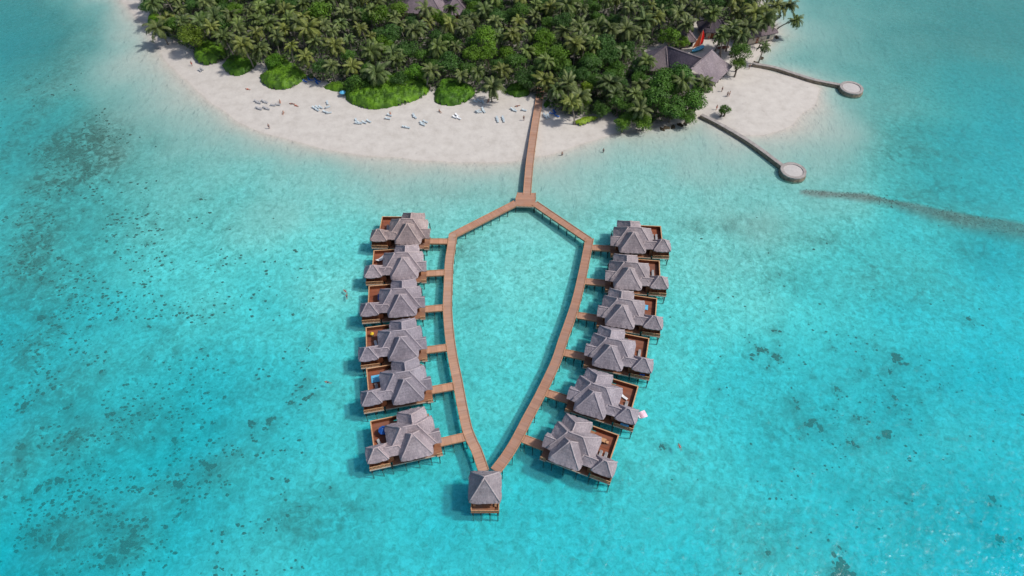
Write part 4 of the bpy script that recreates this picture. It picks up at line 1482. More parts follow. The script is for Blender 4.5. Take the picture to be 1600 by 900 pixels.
def hedge(poly, h, label, tint):
    P = [U(px, py, .9 + (h * .35 if i < len(poly) / 2 and py < sum(q[1] for q in poly) / len(poly) else 0)) for i, (px, py) in enumerate(poly)]
    pl = catmull([Vector((p.x, p.y, 0)) for p in P + [P[0]]], 5)[:-1]
    pl2 = [(p.x, p.y) for p in pl]
    cx = sum(p[0] for p in pl2) / len(pl2); cy = sum(p[1] for p in pl2) / len(pl2)
    base = Vector((cx, cy, 0))
    X0, X1 = min(p[0] for p in pl2), max(p[0] for p in pl2)
    Y0, Y1 = min(p[1] for p in pl2), max(p[1] for p in pl2)
    xs = np.linspace(X0, X1, int((X1 - X0) / .45) + 2); ys = np.linspace(Y0, Y1, int((Y1 - Y0) / .45) + 2)
    GXX, GYY = np.meshgrid(xs, ys)
    D = -sdist(GXX, GYY, pl2)
    mb = MB()

    def H(x, y, d):
        n = .5 * mnoise.noise(Vector((x * .42, y * .42, 1))) + .35 * mnoise.noise(Vector((x * 1.1, y * 1.1, 4)))
        d = d + .6 * mnoise.noise(Vector((x * .6, y * .6, 9)))
        return .85 + h * 1.15 * (1 - math.exp(-max(d, 0) / .8)) * (1 + .5 * n)
    for j in range(len(ys) - 1):
        for i in range(len(xs) - 1):
            q = [(j, i), (j, i + 1), (j + 1, i + 1), (j + 1, i)]
            if min(D[a] for a in q) < -.15: continue
            mb.face([(xs[b] - cx, ys[a] - cy, H(xs[b], ys[a], D[a, b]) - .15) for a, b in q])
    r = random.Random(int(cx * 10) & 0xffff)
    area = (D > 0).sum() * .2
    for k in range(int(area * 30)):
        x, y = r.uniform(X0, X1), r.uniform(Y0, Y1)
        i = min(int((x - X0) / (X1 - X0) * (len(xs) - 1)), len(xs) - 1); j = min(int((y - Y0) / (Y1 - Y0) * (len(ys) - 1)), len(ys) - 1)
        d = D[j, i]
        if d < -.1: continue
        z = H(x, y, d)
        p = Vector((x - cx, y - cy, z - r.random() * (.12 if d > .8 else .9 * min(z - .8, 1.5))))
        nn = Vector((r.gauss(0, .4), r.gauss(0, .4), 1)).normalized()
        t = nn.cross(Vector((r.random() - .5, r.random() - .5, r.random() - .5))).normalized()
        b = nn.cross(t); s = r.uniform(.18, .36)
        mb.face([p - t * s * .5, p - b * s * .4, p + t * s * .5, p + b * s * .4])
    o = mb.build('beach_shrub', M['hedge'], loc=base)
    o.color = (*tint, 1)
    tag(o, label, 'shrub')


for a in HEDGES: hedge(*a)

# ------------------------------------------------------------------ coral heads and rubble on the lagoon floor
def lump(seed, flat=.5):
    r = random.Random(seed)
    mb = MB()
    n, m_ = 12, 6
    off = Vector((seed * 3.1, 0, 0))
    rows = []
    for j in range(m_ + 1):
        ph = math.pi / 2 * j / m_
        row = []
        for i in range(n):
            a = i * 2 * math.pi / n
            d = Vector((math.cos(a) * math.cos(ph), math.sin(a) * math.cos(ph), math.sin(ph)))
            q = 1 + .55 * mnoise.noise(d * 1.3 + off) + .3 * mnoise.noise(d * 3.1 + off)
            row.append(Vector((d.x * q, d.y * q, d.z * q * flat)))
        rows.append(row)
    for j in range(m_):
        for i in range(n):
            k = (i + 1) % n
            mb.face([rows[j][i], rows[j][k], rows[j + 1][k], rows[j + 1][i]])
    return mb


def cluster(seed):
    r = random.Random(seed)
    mb = MB()
    for k in range(14):
        q = lump(seed * 20 + k, .55)
        d = abs(r.gauss(0, .62)); a = r.uniform(0, 6.283)
        sc = r.uniform(.16, .40) * (1.15 - min(d, 1) * .5)
        n = len(mb.v)
        mb.v += [(v[0] * sc + math.cos(a) * d, v[1] * sc + math.sin(a) * d, v[2] * sc) for v in q.v]
        mb.f += [tuple(i + n for i in f) for f in q.f]
        mb.uv += q.uv
    return mb


LUMP = [mesh_of(cluster(s), 'coral_head', M['coral'], smooth=True) for s in range(8)]
ROCK = [mesh_of(lump(s), 'shore_rock', M['coral'], smooth=True) for s in range(5)]


cr = random.Random(77)
for fn, side, L in HEADS:
    for x, y, s in L:
        px, py = fn(x, y)
        p = U(px, py, -1.5)
        p = U(px, py, gz(p.x, p.y))
        k = s * .20
        lb = f"dark coral head on the sandy lagoon floor in the {side} part of the lagoon"
        o = addobj('coral_head', LUMP[cr.randrange(8)], None, (p.x, p.y, gz(p.x, p.y) - .12), cr.uniform(0, 6.28), 1)
        o.scale = (k * cr.uniform(.8, 1.5), k * cr.uniform(.7, 1.1), k * .6)
        tag(o, lb, 'coral head', f"coral heads in the {side} part of the lagoon")
# coral rubble nobody could count
mb = MB()
for k in range(4200):
    w = cr.random()
    if w < .72: px, py = cr.triangular(-20, 520, 60), cr.uniform(330, 940)
    elif w < .84: px, py = cr.gauss(1360, 120), cr.gauss(660, 120)
    else: px, py = cr.gauss(110, 70), cr.gauss(240, 60)
    n = mnoise.noise(Vector((px * .012, py * .018, 2)))
    if n < -.05 or py < 60: continue
    p = U(px, py, -2)
    g = gz(p.x, p.y)
    if g > -.5: continue
    p = U(px, py, g)
    s = cr.uniform(.12, .46) * (1 if px < 560 else .8)
    c = Vector((p.x, p.y, g - .03))
    q = [c + Vector((math.cos(a) * s * cr.uniform(.6, 1.6), math.sin(a) * s * cr.uniform(.6, 1.2), 0)) for a in (0, 1.2, 2.5, 3.7, 5)]
    t = c + Vector((0, 0, s * .7))
    for i in range(5): mb.face([q[i], q[(i + 1) % 5], t])
tag(mb.build('coral_rubble', M['coral']), 'scattered small dark coral rubble on the lagoon floor', 'coral rubble', kind='stuff')
mb = MB()
pts = [(U(a, b, -.3), c) for a, b, c in REEF]
for k in range(900):
    i = cr.randrange(len(pts) - 1)
    if i < 2 and cr.random() < .6: continue
    t = cr.random()
    p = pts[i][0].lerp(pts[i + 1][0], t)
    w = (pts[i][1] * (1 - t) + pts[i + 1][1] * t) * .13
    d = (pts[i + 1][0] - pts[i][0]).normalized()
    p = p + Vector((-d.y, d.x, 0)) * cr.gauss(0, 1) * w
    s = cr.uniform(.1, .3)
    g = gz(p.x, p.y)
    c = Vector((p.x, p.y, g - .05))
    q = [c + Vector((math.cos(a) * s * cr.uniform(.6, 1.6), math.sin(a) * s * cr.uniform(.6, 1.2), 0)) for a in (0, 1.2, 2.5, 3.7, 5)]
    tt = c + Vector((0, 0, min(s * .8, -.04 - g if g < -.3 else .2)))
    for j in range(5): mb.face([q[j], q[(j + 1) % 5], tt])
tag(mb.build('reef_rubble', M['rubble']), 'long brown ridge of submerged reef rubble right of the nearer groyne', 'reef', kind='stuff')
# shore rocks
mb_l = [(1043, 199), (1052, 197), (1062, 194), (1072, 191), (1035, 201), (1206, 55), (1214, 57), (1200, 60), (1190, 90), (1182, 97)]
for i, (px, py) in enumerate(mb_l):
    p = U(px, py, .2)
    o = addobj('shore_rock', ROCK[i % 5], None, (p.x, p.y, gz(p.x, p.y) - .1), i * 1.3, 1)
    o.scale = (1.1, .7, .8)
    w = 'below the dark trees left of the nearer groyne' if px < 1100 else 'on the eastern shore near the bare trees'
    tag(o, f'dark rock at the water edge {w}', 'rock', f'dark rocks {w}')

# ------------------------------------------------------------------ people
def skin_mesh(name, verts, edges, rad, mat):
    me = bpy.data.meshes.new(name)
    me.from_pydata(verts, edges, [])
    o = bpy.data.objects.new(name, me)
    COL.objects.link(o)
    sk = o.modifiers.new('s', 'SKIN')
    for i, r_ in enumerate(rad):
        me.skin_vertices[0].data[i].radius = r_ if hasattr(r_, '__len__') else (r_, r_)
    me.skin_vertices[0].data[0].use_root = True
    ss = o.modifiers.new('u', 'SUBSURF'); ss.levels = 1; ss.render_levels = 1
    dg = bpy.context.evaluated_depsgraph_get()
    m2 = bpy.data.meshes.new_from_object(o.evaluated_get(dg))
    m2.name = name
    m2.materials.clear(); m2.materials.append(mat)
    m2.polygons.foreach_set("use_smooth", [True] * len(m2.polygons))
    bpy.data.objects.remove(o)
    return m2


def person_joints(pose):
    # local frame: standing at the origin, facing -y
    J = {}
    hip = Vector((0, 0, .93))
    if pose == 'stand':
        up, fw = Vector((0, 0, 1)), Vector((0, -1, 0))
        legs = [[Vector((s * .09, 0, .90)), Vector((s * .11, -.03 * s, .50)), Vector((s * .12, .06 * s, .09)), Vector((s * .13, -.12 + .06 * s, .03))] for s in (-1, 1)]
        arms = [[Vector((s * .19, 0, 1.42)), Vector((s * .27, .03, 1.14)), Vector((s * .26, -.08, .90)), Vector((s * .25, -.12, .80))] for s in (-1, 1)]
    elif pose == 'sit':
        hip = Vector((0, 0, .14)); up = Vector((0, .22, 1)).normalized()
        legs = [[Vector((s * .09, 0, .13)), Vector((s * .13, -.42, .38)), Vector((s * .13, -.72, .07)), Vector((s * .13, -.88, .04))] for s in (-1, 1)]
        arms = [[Vector((s * .19, .11, .62)), Vector((s * .26, .16, .36)), Vector((s * .24, .22, .10)), Vector((s * .24, .28, .04))] for s in (-1, 1)]
    else:
        hip = Vector((0, 0, .14)); up = Vector((0, 1, .05)).normalized()
        legs = [[Vector((s * .09, -.02, .13)), Vector((s * .12, -.44, .13)), Vector((s * .13, -.85, .08)), Vector((s * .14, -.92, .17))] for s in (-1, 1)]
        arms = [[Vector((s * .19, .50, .15)), Vector((s * .30, .26, .11)), Vector((s * .34, .02, .08)), Vector((s * .33, -.08, .06))] for s in (-1, 1)]
    chest = hip + up * .36; neck = hip + up * .55; head = hip + up * .70; crown = hip + up * .80
    return hip, chest, neck, head, crown, legs, arms, up


def person(px, py, pose, rz, label, sk='skin', wear='shorts_b', z=None, group=None):
    p = U(px, py, .8)
    g = gz(p.x, p.y) if z is None else z
    p = U(px, py, max(g, -.6))
    r = empty('person', (p.x, p.y, g), rz, label, 'person', group)
    hip, chest, neck, head, crown, legs, arms, up = person_joints(pose)
    key = 'P' + pose
    V = [hip, hip + up * .18, chest, neck, head - up * .03, head + up * .05, crown]
    E = [(0, 1), (1, 2), (2, 3), (3, 4), (4, 5), (5, 6)]
    Rd = [(.15, .11), (.125, .095), (.16, .11), (.06, .06), (.085, .09), (.09, .10), (.05, .06)]
    nose = head + Vector((0, -.11, -.0)) if pose != 'lie' else head + Vector((0, 0, .11))
    V.append(nose); E.append((4, 7)); Rd.append(.022)
    for L in legs:
        b = len(V); V += L; E += [(0, b), (b, b + 1), (b + 1, b + 2), (b + 2, b + 3)]; Rd += [.095, .065, .045, .035]
    for L in arms:
        b = len(V); V += L; E += [(2, b), (b, b + 1), (b + 1, b + 2), (b + 2, b + 3)]; Rd += [.06, .045, .032, .03]
        w, t = L[2], L[3]
        dd = (t - w).normalized()
        s = Vector((1, 0, 0)) if abs(dd.x) < .7 else Vector((0, 1, 0))
        for k in range(5):
            b2 = len(V)
            o_ = s * (.016 * (k - 2))
            V.append(t + dd * (.055 - .006 * abs(k - 1.5)) + o_); E.append((b + 3, b2)); Rd.append(.009)
    me = skin_mesh('body', [tuple(v) for v in V], E, Rd, M[sk])
    addobj('body', me, r)
    # swimwear around hips
    mb = MB()
    n = 10
    ax = up
    s1 = Vector((1, 0, 0)); s2 = ax.cross(s1).normalized()

    def rg(c, a, b): return [c + s1 * math.cos(k * 2 * math.pi / n) * a + s2 * math.sin(k * 2 * math.pi / n) * b for k in range(n)]
    rr = [rg(hip - ax * .12, .185, .12), rg(hip, .18, .135), rg(hip + ax * .13, .155, .12)]
    for A, B in zip(rr, rr[1:]):
        for k in range(n): mb.face([A[k], A[(k + 1) % n], B[(k + 1) % n], B[k]])
    mb.build('swimwear', M[wear], r, smooth=True)
    mb = MB()
    back = Vector((0, .035, 0)) if pose != 'lie' else Vector((0, .03, -.03))
    mb.tube([crown + up * .035 + back * .4, crown - up * .02 + back, head + up * .02 + back * 1.8, head - up * .05 + back * 2], [.04, .10, .085, .03], 8)
    mb.build('hair', M['hair'], r, smooth=True)
    return r


def zb(x, y): return (380 + x / 6.154, 120 + y / 6.154)
def zc(x, y): return (640 + x / 5, 130 + y / 5)
def zd(x, y): return (1080 + x / 4.5, 90 + y / 4.5)


person(*zb(252, 500), 'stand', .4, 'person standing at the waterline of the western beach', 'tan')
person(*zb(45, 122), 'lie', 1.2, 'sunbather lying alone on the western sand, below the round shrub mound', 'skin', 'shorts_r')
person(*zb(388, 352), 'sit', 0, 'person sitting on the sand below the reddish sunbathers', 'skin', 'shorts_b')
person(*zb(356, 246), 'sit', .3, 'person in red swimwear sitting beside the row of grey sunbeds', 'skin', 'shorts_r')
person(*zb(470, 262), 'lie', 1.4, 'sunbather in dark swimwear lying left of a companion in red', 'tan', 'shorts_b')
person(*zb(510, 280), 'lie', 1.0, 'sunbather in red swimwear lying right of a companion in dark', 'skin', 'shorts_r')
person(*zc(235, 225), 'sit', .7, 'dark-clad person sitting in front of the deep green shrub mound', 'tan')
person(*zc(615, 142), 'sit', -.4, 'person sitting in palm shade at the top of the beach', 'tan', 'shorts_r')
person(*zc(842, 180), 'lie', 2.0, 'sunbather lying near the shrub left of the jetty', 'tan')
person(*zc(892, 292), 'stand', .3, 'person standing on sand just left of the jetty', 'tan')
person(*zc(1190, 575), 'stand', .3, 'person wading in shallow water right of the jetty', 'tan', z=-.5)
person(*zc(1512, 548), 'stand', -.5, 'person wading in shallow water below the dark trees', 'tan', 'shorts_b', z=-.5)
person(*zd(214, 240), 'stand', .5, 'person standing near the lone palm stem behind the groyne beach', 'tan')
person(*zd(252, 275), 'stand', -.5, 'left person of a pair walking on the sand spit', 'tan')
person(*zd(266, 271), 'stand', .9, 'right person of a pair walking on the sand spit', 'skin', 'shorts_b')
person(*zd(176, 368), 'stand', .2, 'person in red swimwear standing by the trees near the groyne root', 'skin', 'shorts_r')
person(*zd(405, 82), 'stand', -.2, 'person in dark swimwear standing at the top of the sand spit', 'tan')
person(300.5, 103, 'stand', .5, 'person walking on the far western sand beside the first shrub mound', 'tan', 'shorts_r')
person(1106.5, 62, 'stand', .1, 'person standing on sand right of the red sail', 'tan', 'shorts_r')


def floater(px, py, rz, label, wear):
    r = person(px, py, 'lie', rz, label, 'tan', wear, z=-.2)
    return r


floater(540, 456, .8, 'snorkeller floating face up left of the third left row villa, upper of two', 'shorts_r')
floater(542, 464, .2, 'snorkeller floating left of the third left row villa, lower of two', 'shorts_b')
floater(512.5, 598, 1.3, 'lone snorkeller floating west of the fifth left row villa', 'shorts_b')
floater(1062, 699, .2, 'lone swimmer floating east of the lowest right row villa', 'shorts_r')


# ------------------------------------------------------------------ sunbeds, parasols
def lounger(mat):
    r = empty('sunbed')
    mb = MB()
    for sx in (-1, 1):
        mb.bar((sx * .31, -.95, .3), (sx * .31, .95, .3), .06, .07)
    for y in (-.9, -.2, .45, .92): mb.bar((-.31, y, .3), (.31, y, .3), .06, .05)
    mb.build('frame', M['white'], r)
    for sx in (-1, 1):
        for y in (-.8, .75):
            l = MB(); l.bar((sx * .29, y, 0), (sx * .29, y, .28), .06); l.build('leg', M['white'], r)
    mb = MB(); mb.box(-.3, .3, -.95, .3, .335, .43); mb.build('mattress', M[mat], r)
    mb = MB()
    c = [(-.3, .31, .34), (.3, .31, .34), (.3, .95, .72), (-.3, .95, .72)]
    mb.face(c); mb.face([(x, y - .05, z + .09) for x, y, z in c]); mb.face([c[0], c[1], (.3, .26, .43), (-.3, .26, .43)])
    mb.face([c[3], c[2], (.3, .9, .81), (-.3, .9, .81)])
    for s, a, b in ((-1, 0, 3), (1, 1, 2)):
        mb.face([c[a], c[b], (c[b][0], c[b][1] - .05, c[b][2] + .09), (c[a][0], c[a][1] - .05, c[a][2] + .09)])
    mb.build('backrest', M[mat], r)
    return r


protos = {k: lounger(k) for k in ('bluebed', 'greybed', 'white', 'blue')}
for p_ in protos.values(): register(p_)
used = set()


def put(kind, pos, rz, label, group=None):
    o = protos[kind] if kind not in used else copy_tree(protos[kind])
    used.add(kind)
    o.location = pos
    o.rotation_euler = (0, 0, rz)
    o.scale = (.82, .82, .82)
    lab(o, label, 'sunbed')
    if group: o['group'] = group
    return o


def beach_pos(px, py):
    p = U(px, py, .8)
    return Vector((p.x, p.y, gz(p.x, p.y) - .01))


def beds(fn, pts, kind, label, group, rz=0.0):
    for x, y, *a in pts:
        put(kind, beach_pos(*fn(x, y)), (a[0] if a else rz), label, group)


beds(zb, [(130, 232), (148, 246), (198, 232), (216, 244), (142, 292), (158, 302), (212, 292), (232, 304)], 'greybed', 'grey sunbed in the four pairs on the western beach', 'grey sunbeds in four pairs on the western beach', 1.2)
beds(zb, [(290, 272, 1.4), (335, 268, 1.4)], 'greybed', 'grey sunbed beside the seated person in red swimwear', 'two grey sunbeds beside the seated person', 1.4)
beds(zb, [(685, 305), (715, 300), (748, 300), (712, 322)], 'bluebed', 'pale blue sunbed in the cluster left of centre on the open beach', 'pale blue sunbeds in the cluster left of centre', .9)
beds(zb, [(812, 262, .3), (815, 300, 2.2), (792, 342, 1.2), (826, 350, 1.8)], 'bluebed', 'pale blue sunbed scattered just right of the first blue cluster', 'pale blue sunbeds right of the first blue cluster')
beds(zb, [(1088, 425, .4), (1122, 445, 1.2), (1165, 442, 1.1), (1210, 432, 1.0), (1100, 448, 1.4)], 'bluebed', 'pale blue sunbed in the row near the waterline below the largest shrub mound', 'pale blue sunbeds near the waterline')
beds(zb, [(1410, 378, 1.2), (1392, 408, 1.4)], 'bluebed', 'pale blue sunbed right below the largest shrub mound', 'sunbeds right below the largest shrub mound')
beds(zc, [(32, 262, .2), (44, 272, .6), (98, 315, 1.1), (125, 308, 1.1), (105, 328, 1.1)], 'bluebed', 'pale blue sunbed below the gap between the two largest shrub mounds', 'sunbeds below the gap between the shrub mounds')
beds(zc, [(355, 275, 1.0), (385, 282, 1.0), (372, 262, .8)], 'white', 'white sunbed on the middle of the beach', 'white sunbeds on the middle of the beach')
beds(zc, [(530, 228, 2.3), (545, 238, 1.8), (575, 218, .4), (580, 232, .6)], 'bluebed', 'pale blue sunbed on the upper beach between shrub mound and jetty', 'sunbeds on the upper beach')
beds(zc, [(682, 285, .1), (690, 300, .1), (728, 282, .1), (736, 298, .1)], 'bluebed', 'pale blue sunbed in the two pairs left of the jetty', 'pale blue sunbeds in two pairs left of the jetty')
beds(zc, [(808, 215, 1.2), (820, 226, 1.2), (895, 222, 1.3)], 'bluebed', 'pale blue sunbed near the dark shrub left of the jetty', 'pale blue sunbeds near the dark shrub')
beds(zc, [(515, 155, 1), (545, 150, 1), (575, 160, .4)], 'bluebed', 'pale blue sunbed at the tree line right of the deep green mound', 'sunbeds at the tree line')
beds(zc, [(1052, 258, .2), (1068, 270, .2), (1085, 262, .3)], 'bluebed', 'pale blue sunbed just right of the jetty', 'pale blue sunbeds just right of the jetty')
beds(zc, [(1112, 242, 1.5), (1132, 230, .5), (1150, 260, 1.1)], 'blue', 'deep blue sunbed in the shade right of the jetty', 'deep blue sunbeds right of the jetty')
beds(zb, [(600, 62, 1.0), (635, 38, .6), (655, 50, 1.6), (705, 48, .8), (728, 60, 1.1), (715, 78, .7)], 'blue', 'deep blue sunbed in the shade between two shrub mounds', 'deep blue sunbeds between two shrub mounds')
beds(zb, [(1555, 486, 1.3), (1580, 490, 1.3)], 'bluebed', 'pale blue sunbed lowest on the beach near the waterline', 'sunbeds lowest on the beach')
beds(lambda x, y: (312 + x, 106 + y), [(0, 3, .8), (3, 1, .8)], 'greybed', 'grey sunbed on the far western sand', 'grey sunbeds on the far western sand')
person(*zb(1415, 362), 'sit', .2, 'person in red swimwear sitting by the sunbeds right below the largest shrub mound', 'skin', 'shorts_r')


def parasol(pos, mat, label, rad=1.3, h=2.2):
    r = empty('parasol', pos, .3, label, 'parasol')
    mb = MB(); mb.tube([(0, 0, 0), (0, 0, h + .12)], .03, 6); mb.build('pole', M['white'], r)
    mb = MB(); mb.tube([(0, 0, 0), (0, 0, .08)], .28, 10); mb.build('base', M['post'], r)
    mb = MB()
    n = 8
    for k in range(n):
        a, b = k * 2 * math.pi / n, (k + 1) * 2 * math.pi / n
        mb.face([(math.cos(a) * rad, math.sin(a) * rad, h - .45), (math.cos(b) * rad, math.sin(b) * rad, h - .45), (0, 0, h)])
        mb.face([(math.cos(b) * rad, math.sin(b) * rad, h - .6), (math.cos(b) * rad, math.sin(b) * rad, h - .45), (math.cos(a) * rad, math.sin(a) * rad, h - .45), (math.cos(a) * rad, math.sin(a) * rad, h - .6)])
    mb.build('canopy', M[mat], r)
    return r


parasol(beach_pos(*zb(965, 195)), 'cyan', 'light blue parasol beside the left end of the largest shrub mound', .9, 1.8)
# terrace furniture
pp, th = local('left', 5, -5.3, 4.6); parasol(pp, 'blue', 'deep blue parasol on the terrace of the left row villa farthest from the island', .95, 1.9)
for (s, i, x, y, rz, k, lb) in [('left', 5, -6.4, 2.7, .3, 'greybed', 'dark sunbed on the terrace of the left row villa farthest from the island'),
                                ('left', 4, -5.9, 3.0, .1, 'greybed', 'grey sunbed on the terrace of the fifth left row villa'),
                                ('left', 3, -5.6, 3.2, .2, 'white', 'white sunbed on the terrace of the fourth left row villa'),
                                ('left', 2, -5.3, 4.4, .0, 'blue', 'left of two blue sunbeds on the terrace of the third left row villa'),
                                ('left', 2, -4.5, 4.4, .0, 'blue', 'right of two blue sunbeds on the terrace of the third left row villa'),
                                ('left', 0, -5.8, 4.2, .1, 'greybed', 'grey sunbed on the terrace of the left row villa nearest the island'),
                                ('right', 0, -6.3, 4.2, .0, 'greybed', 'left of two grey sunbeds on the terrace of the right row villa nearest the island'),
                                ('right', 0, -5.4, 4.2, .0, 'greybed', 'right of two grey sunbeds on the terrace of the right row villa nearest the island'),
                                ('right', 1, -6.0, 4.0, .0, 'greybed', 'grey sunbed on the terrace of the second right row villa'),
                                ('right', 3, -6.0, 3.6, .0, 'greybed', 'grey sunbed on the terrace of the fourth right row villa'),
                                ('right', 4, -5.4, 4.4, 1.2, 'white', 'white sunbed on the terrace of the fifth right row villa'),
                                ('right', 4, -6.2, 2.8, .0, 'greybed', 'grey sunbed on the terrace of the fifth right row villa'),
                                ('right', 5, -6.4, 2.6, .0, 'greybed', 'dark sunbed on the terrace of the lowest right row villa'),
                                ('right', 5, -5.4, 2.6, .0, 'greybed', 'second dark sunbed on the terrace of the lowest right row villa')]:
    pp, th = local(s, i, x, y)
    put(k, pp, th + rz, lb)


def towel(pos, rz, w, l, mat, label, name='towel', cat='towel'):
    n = 8
    mb = MB()
    for i in range(n):
        for j in range(n):
            q = [(i, j), (i + 1, j), (i + 1, j + 1), (i, j + 1)]
            mb.face([((a / n - .5) * w, (b / n - .5) * l, .06 + .05 * mnoise.noise(Vector((a * .6, b * .6, w)))) for a, b in q])
    o = mb.build(name, M[mat], loc=pos, smooth=True)
    o.rotation_euler = (0, 0, rz)
    tag(o, label, cat)


pp, th = local('left', 4, -5.6, 5.2); towel(pp + Vector((0, 0, .03)), th, 2.4, 1.7, 'cyan', 'large light blue towel spread on the terrace of the fifth left row villa')
pp, th = local('right', 2, -5.0, 5.2); towel(pp + Vector((0, 0, .03)), th, 1.6, 1.4, 'cyan', 'light blue towel spread on the terrace of the third right row villa')
pp, th = local('left', 3, -6.3, 5.6); parasol(pp, 'yellow', 'small yellow parasol on the terrace of the fourth left row villa', .42, 1.4)
pp, th = local('left', 1, -5.9, 5.0)
hm = empty('hammock', pp, th + .7, 'white hammock slung between two posts on the terrace of the second left row villa', 'hammock')
mb = MB()
for i in range(10):
    t0, t1 = i / 10, (i + 1) / 10
    f = lambda t: 1.15 - .75 * math.sin(math.pi * t)
    w = lambda t: .08 + .38 * math.sin(math.pi * t)
    mb.face([(-1.3 + 2.6 * t0, -w(t0), f(t0)), (-1.3 + 2.6 * t1, -w(t1), f(t1)), (-1.3 + 2.6 * t1, w(t1), f(t1)), (-1.3 + 2.6 * t0, w(t0), f(t0))])
mb.build('sling', M['white'], hm)
for s in (-1, 1):
    mb = MB(); mb.bar((s * 1.35, 0, 0), (s * 1.35, 0, 1.3), .1); mb.build('post', M['wall'], hm)
# dining set on the lowest right terrace
pp, th = local('right', 5, -5.0, 5.4)
tb = empty('table', pp, th, 'wooden table on the terrace of the lowest right row villa', 'table')
mb = MB(); mb.box(-.6, .6, -.4, .4, .66, .72); mb.build('tabletop', M['rail'], tb)
for sx in (-1, 1):
    for sy in (-1, 1):
        mb = MB(); mb.bar((sx * .52, sy * .32, 0), (sx * .52, sy * .32, .66), .06); mb.build('leg', M['rail'], tb)


def chair():
    r = empty('chair')
    mb = MB(); mb.box(-.24, .24, -.24, .24, .4, .45); mb.build('seat', M['rail'], r)
    mb = MB(); mb.box(-.24, .24, .2, .25, .46, .9); mb.build('backrest', M['rail'], r)
    for sx in (-1, 1):
        for sy in (-1, 1):
            mb = MB(); mb.bar((sx * .21, sy * .21, 0), (sx * .21, sy * .21, .4), .05); mb.build('leg', M['rail'], r)
    return r


ch = chair(); register(ch)
for k, (x, y, rz, lb) in enumerate(((-.9 - 5.0, 5.4, -1.57, 'wooden chair at the outer side of the terrace table'), (.95 - 5.0, 5.4, 1.57, 'wooden chair at the roof side of the terrace table'))):
    o = ch if k == 0 else copy_tree(ch)
    o.location, th = local('right', 5, x, y)
    o.rotation_euler = (0, 0, th - rz)
    lab(o, lb, 'chair')
# small deck chairs under two huts
pp, th = local('right', 4, -7.0, -1.9); towel(pp + Vector((0, 0, .85)), th, 1.6, .5, 'cyan', 'blue towel hung over the hut railing of the fifth right row villa')
pp, th = local('right', 3, -7.2, -1.9); towel(pp + Vector((0, 0, .85)), th, 1.0, .4, 'blue', 'dark blue towel hung over the hut railing of the fourth right row villa')
# floating mattress
p = U(1004, 648, .05)
r = empty('air_mattress', (p.x, p.y, .02), .35, 'pink and white air mattress floating beside the fifth right row villa', 'air mattress')
mb = MB()
for k in range(6): mb.tube([(-.75, -.62 + k * .25, .12), (.75, -.62 + k * .25, .12)], .135, 8)
mb.build('tubes', M['pink'], r, smooth=True)
mb = MB(); mb.tube([(-.95, -.6, .17), (-.95, .62, .17)], .2, 8); mb.build('pillow', M['white'], r, smooth=True)

# ------------------------------------------------------------------ sailing boat behind the restaurant
p = U(1090, 79, 1.2)
bt = empty('sailing_boat', (p.x, p.y, 1.15), .6, 'beached sailing boat with bright red sail behind the restaurant roof', 'sailing boat')
mb = MB()
sec = []
for i in range(11):
    t = i / 10
    x = -2.6 + 5.2 * t
    w = .85 * math.sin(math.pi * min(1, .12 + .88 * (1 - t))) ** .6 if t < 1 else .02
    sec.append([(x, -w, .75 + .25 * t * t), (x, -w * .75, .25), (x, 0, .02 + .2 * t ** 4), (x, w * .75, .25), (x, w, .75 + .25 * t * t)])
for a, b in zip(sec, sec[1:]):
    for k in range(4): mb.face([a[k], b[k], b[k + 1], a[k + 1]])
mb.face(sec[0])
mb.build('hull', M['teal'], bt, smooth=True)
mb = MB()
for a, b in zip(sec, sec[1:]): mb.face([(a[0][0], a[0][1] * .93, a[0][2] - .06), (b[0][0], b[0][1] * .93, b[0][2] - .06), (b[4][0], b[4][1] * .93, b[4][2] - .06), (a[4][0], a[4][1] * .93, a[4][2] - .06)])
mb.build('deck', M['cyan'], bt)
mb = MB(); mb.tube([(.4, 0, .1), (.4, 0, 7.2)], .06, 6); mb.build('mast', M['pale'], bt)
mb = MB(); mb.tube([(.35, 0, 1.5), (-2.5, 0, 1.6)], .05, 6); mb.build('boom', M['pale'], bt)
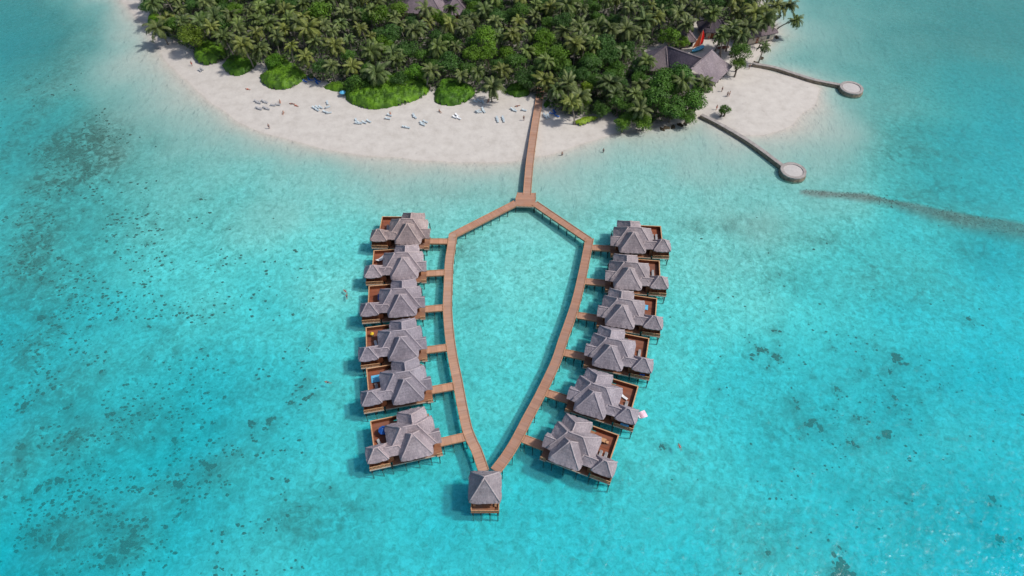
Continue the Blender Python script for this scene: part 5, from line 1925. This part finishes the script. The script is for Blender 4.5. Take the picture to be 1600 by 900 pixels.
for nm_, mt, A, Bp, Cc in (('mainsail', 'rust', (.3, 0, 1.6), (-2.9, 0, 1.7), (.3, 0, 6.9)), ('jib', 'red', (.5, 0, 1.3), (1.9, .1, 1.8), (.45, 0, 7.0))):
    mb = MB()
    A, Bp, Cc = Vector(A), Vector(Bp), Vector(Cc)
    n = 8
    def sp_(i, j):
        u, v = i / n, j / n
        q = A.lerp(Bp, u * (1 - v)).lerp(Cc, 0) if False else A * (1 - u) * (1 - v) + Bp * u * (1 - v) + Cc * v
        q = q + Vector((0, .45 * math.sin(math.pi * u) * math.sin(math.pi * (1 - v) * .8 + .3) * (1 - v), 0))
        if nm_ == 'jib': q = q + Vector((.55 * math.sin(math.pi * v) * u, 0, 0))
        return q
    for i in range(n):
        for j in range(n): mb.face([sp_(i, j), sp_(i + 1, j), sp_(i + 1, j + 1), sp_(i, j + 1)])
    mb.build(nm_, M[mt], bt, smooth=True)
# overturned dinghy
p = U(1130, 74, 1.2)
dg_ = empty('dinghy', (p.x, p.y, 1.1), .2, 'brown upturned dinghy lying on sand right of the red sail', 'dinghy')
mb = MB()
for i in range(10):
    for k in range(6):
        def q(i, k):
            t = i / 10 * 2 - 1; w = .65 * math.sqrt(max(0, 1 - t * t)); a = math.pi * k / 6
            return (t * 2.2, math.cos(a) * w, math.sin(a) * w * .8)
        mb.face([q(i, k), q(i + 1, k), q(i + 1, k + 1), q(i, k + 1)])
mb.build('hull', M['wreck'], dg_, smooth=True)
mb = MB(); mb.bar((-2.2, 0, .50), (2.2, 0, .50), .06, .08); mb.build('keel', M['bark'], dg_)

# ------------------------------------------------------------------ light
w = bpy.data.worlds.new("World")
S.world = w
w.use_nodes = True
nt = w.node_tree
bg = nt.nodes['Background']
sky = nt.nodes.new('ShaderNodeTexSky')
sky.sky_type = 'NISHITA'
sky.sun_disc = False
EL, AZ = R(53), R(96)       # azimuth measured clockwise from +Y
sky.sun_elevation = EL
sky.sun_rotation = AZ
sky.dust_density = 2.5
sky.altitude = 50
nt.links.new(sky.outputs[0], bg.inputs[0])
bg.inputs[1].default_value = .12
sl = bpy.data.lights.new("sun", 'SUN')
sl.energy = 3.2
sl.angle = R(4)
sl.color = (1, .945, .88)
so = bpy.data.objects.new("sun", sl)
COL.objects.link(so)
d = Vector((math.sin(AZ) * math.cos(EL), math.cos(AZ) * math.cos(EL), math.sin(EL)))
so.rotation_euler = (-d).to_track_quat('-Z', 'Y').to_euler()
so.location = d * 300

S.view_settings.view_transform = 'Standard'
S.view_settings.look = 'None'
S.view_settings.exposure = 0
S.view_settings.gamma = 1
S.render.engine = 'CYCLES'
S.cycles.transparent_max_bounces = 16
S.cycles.volume_bounces = 0
S.cycles.max_bounces = 6
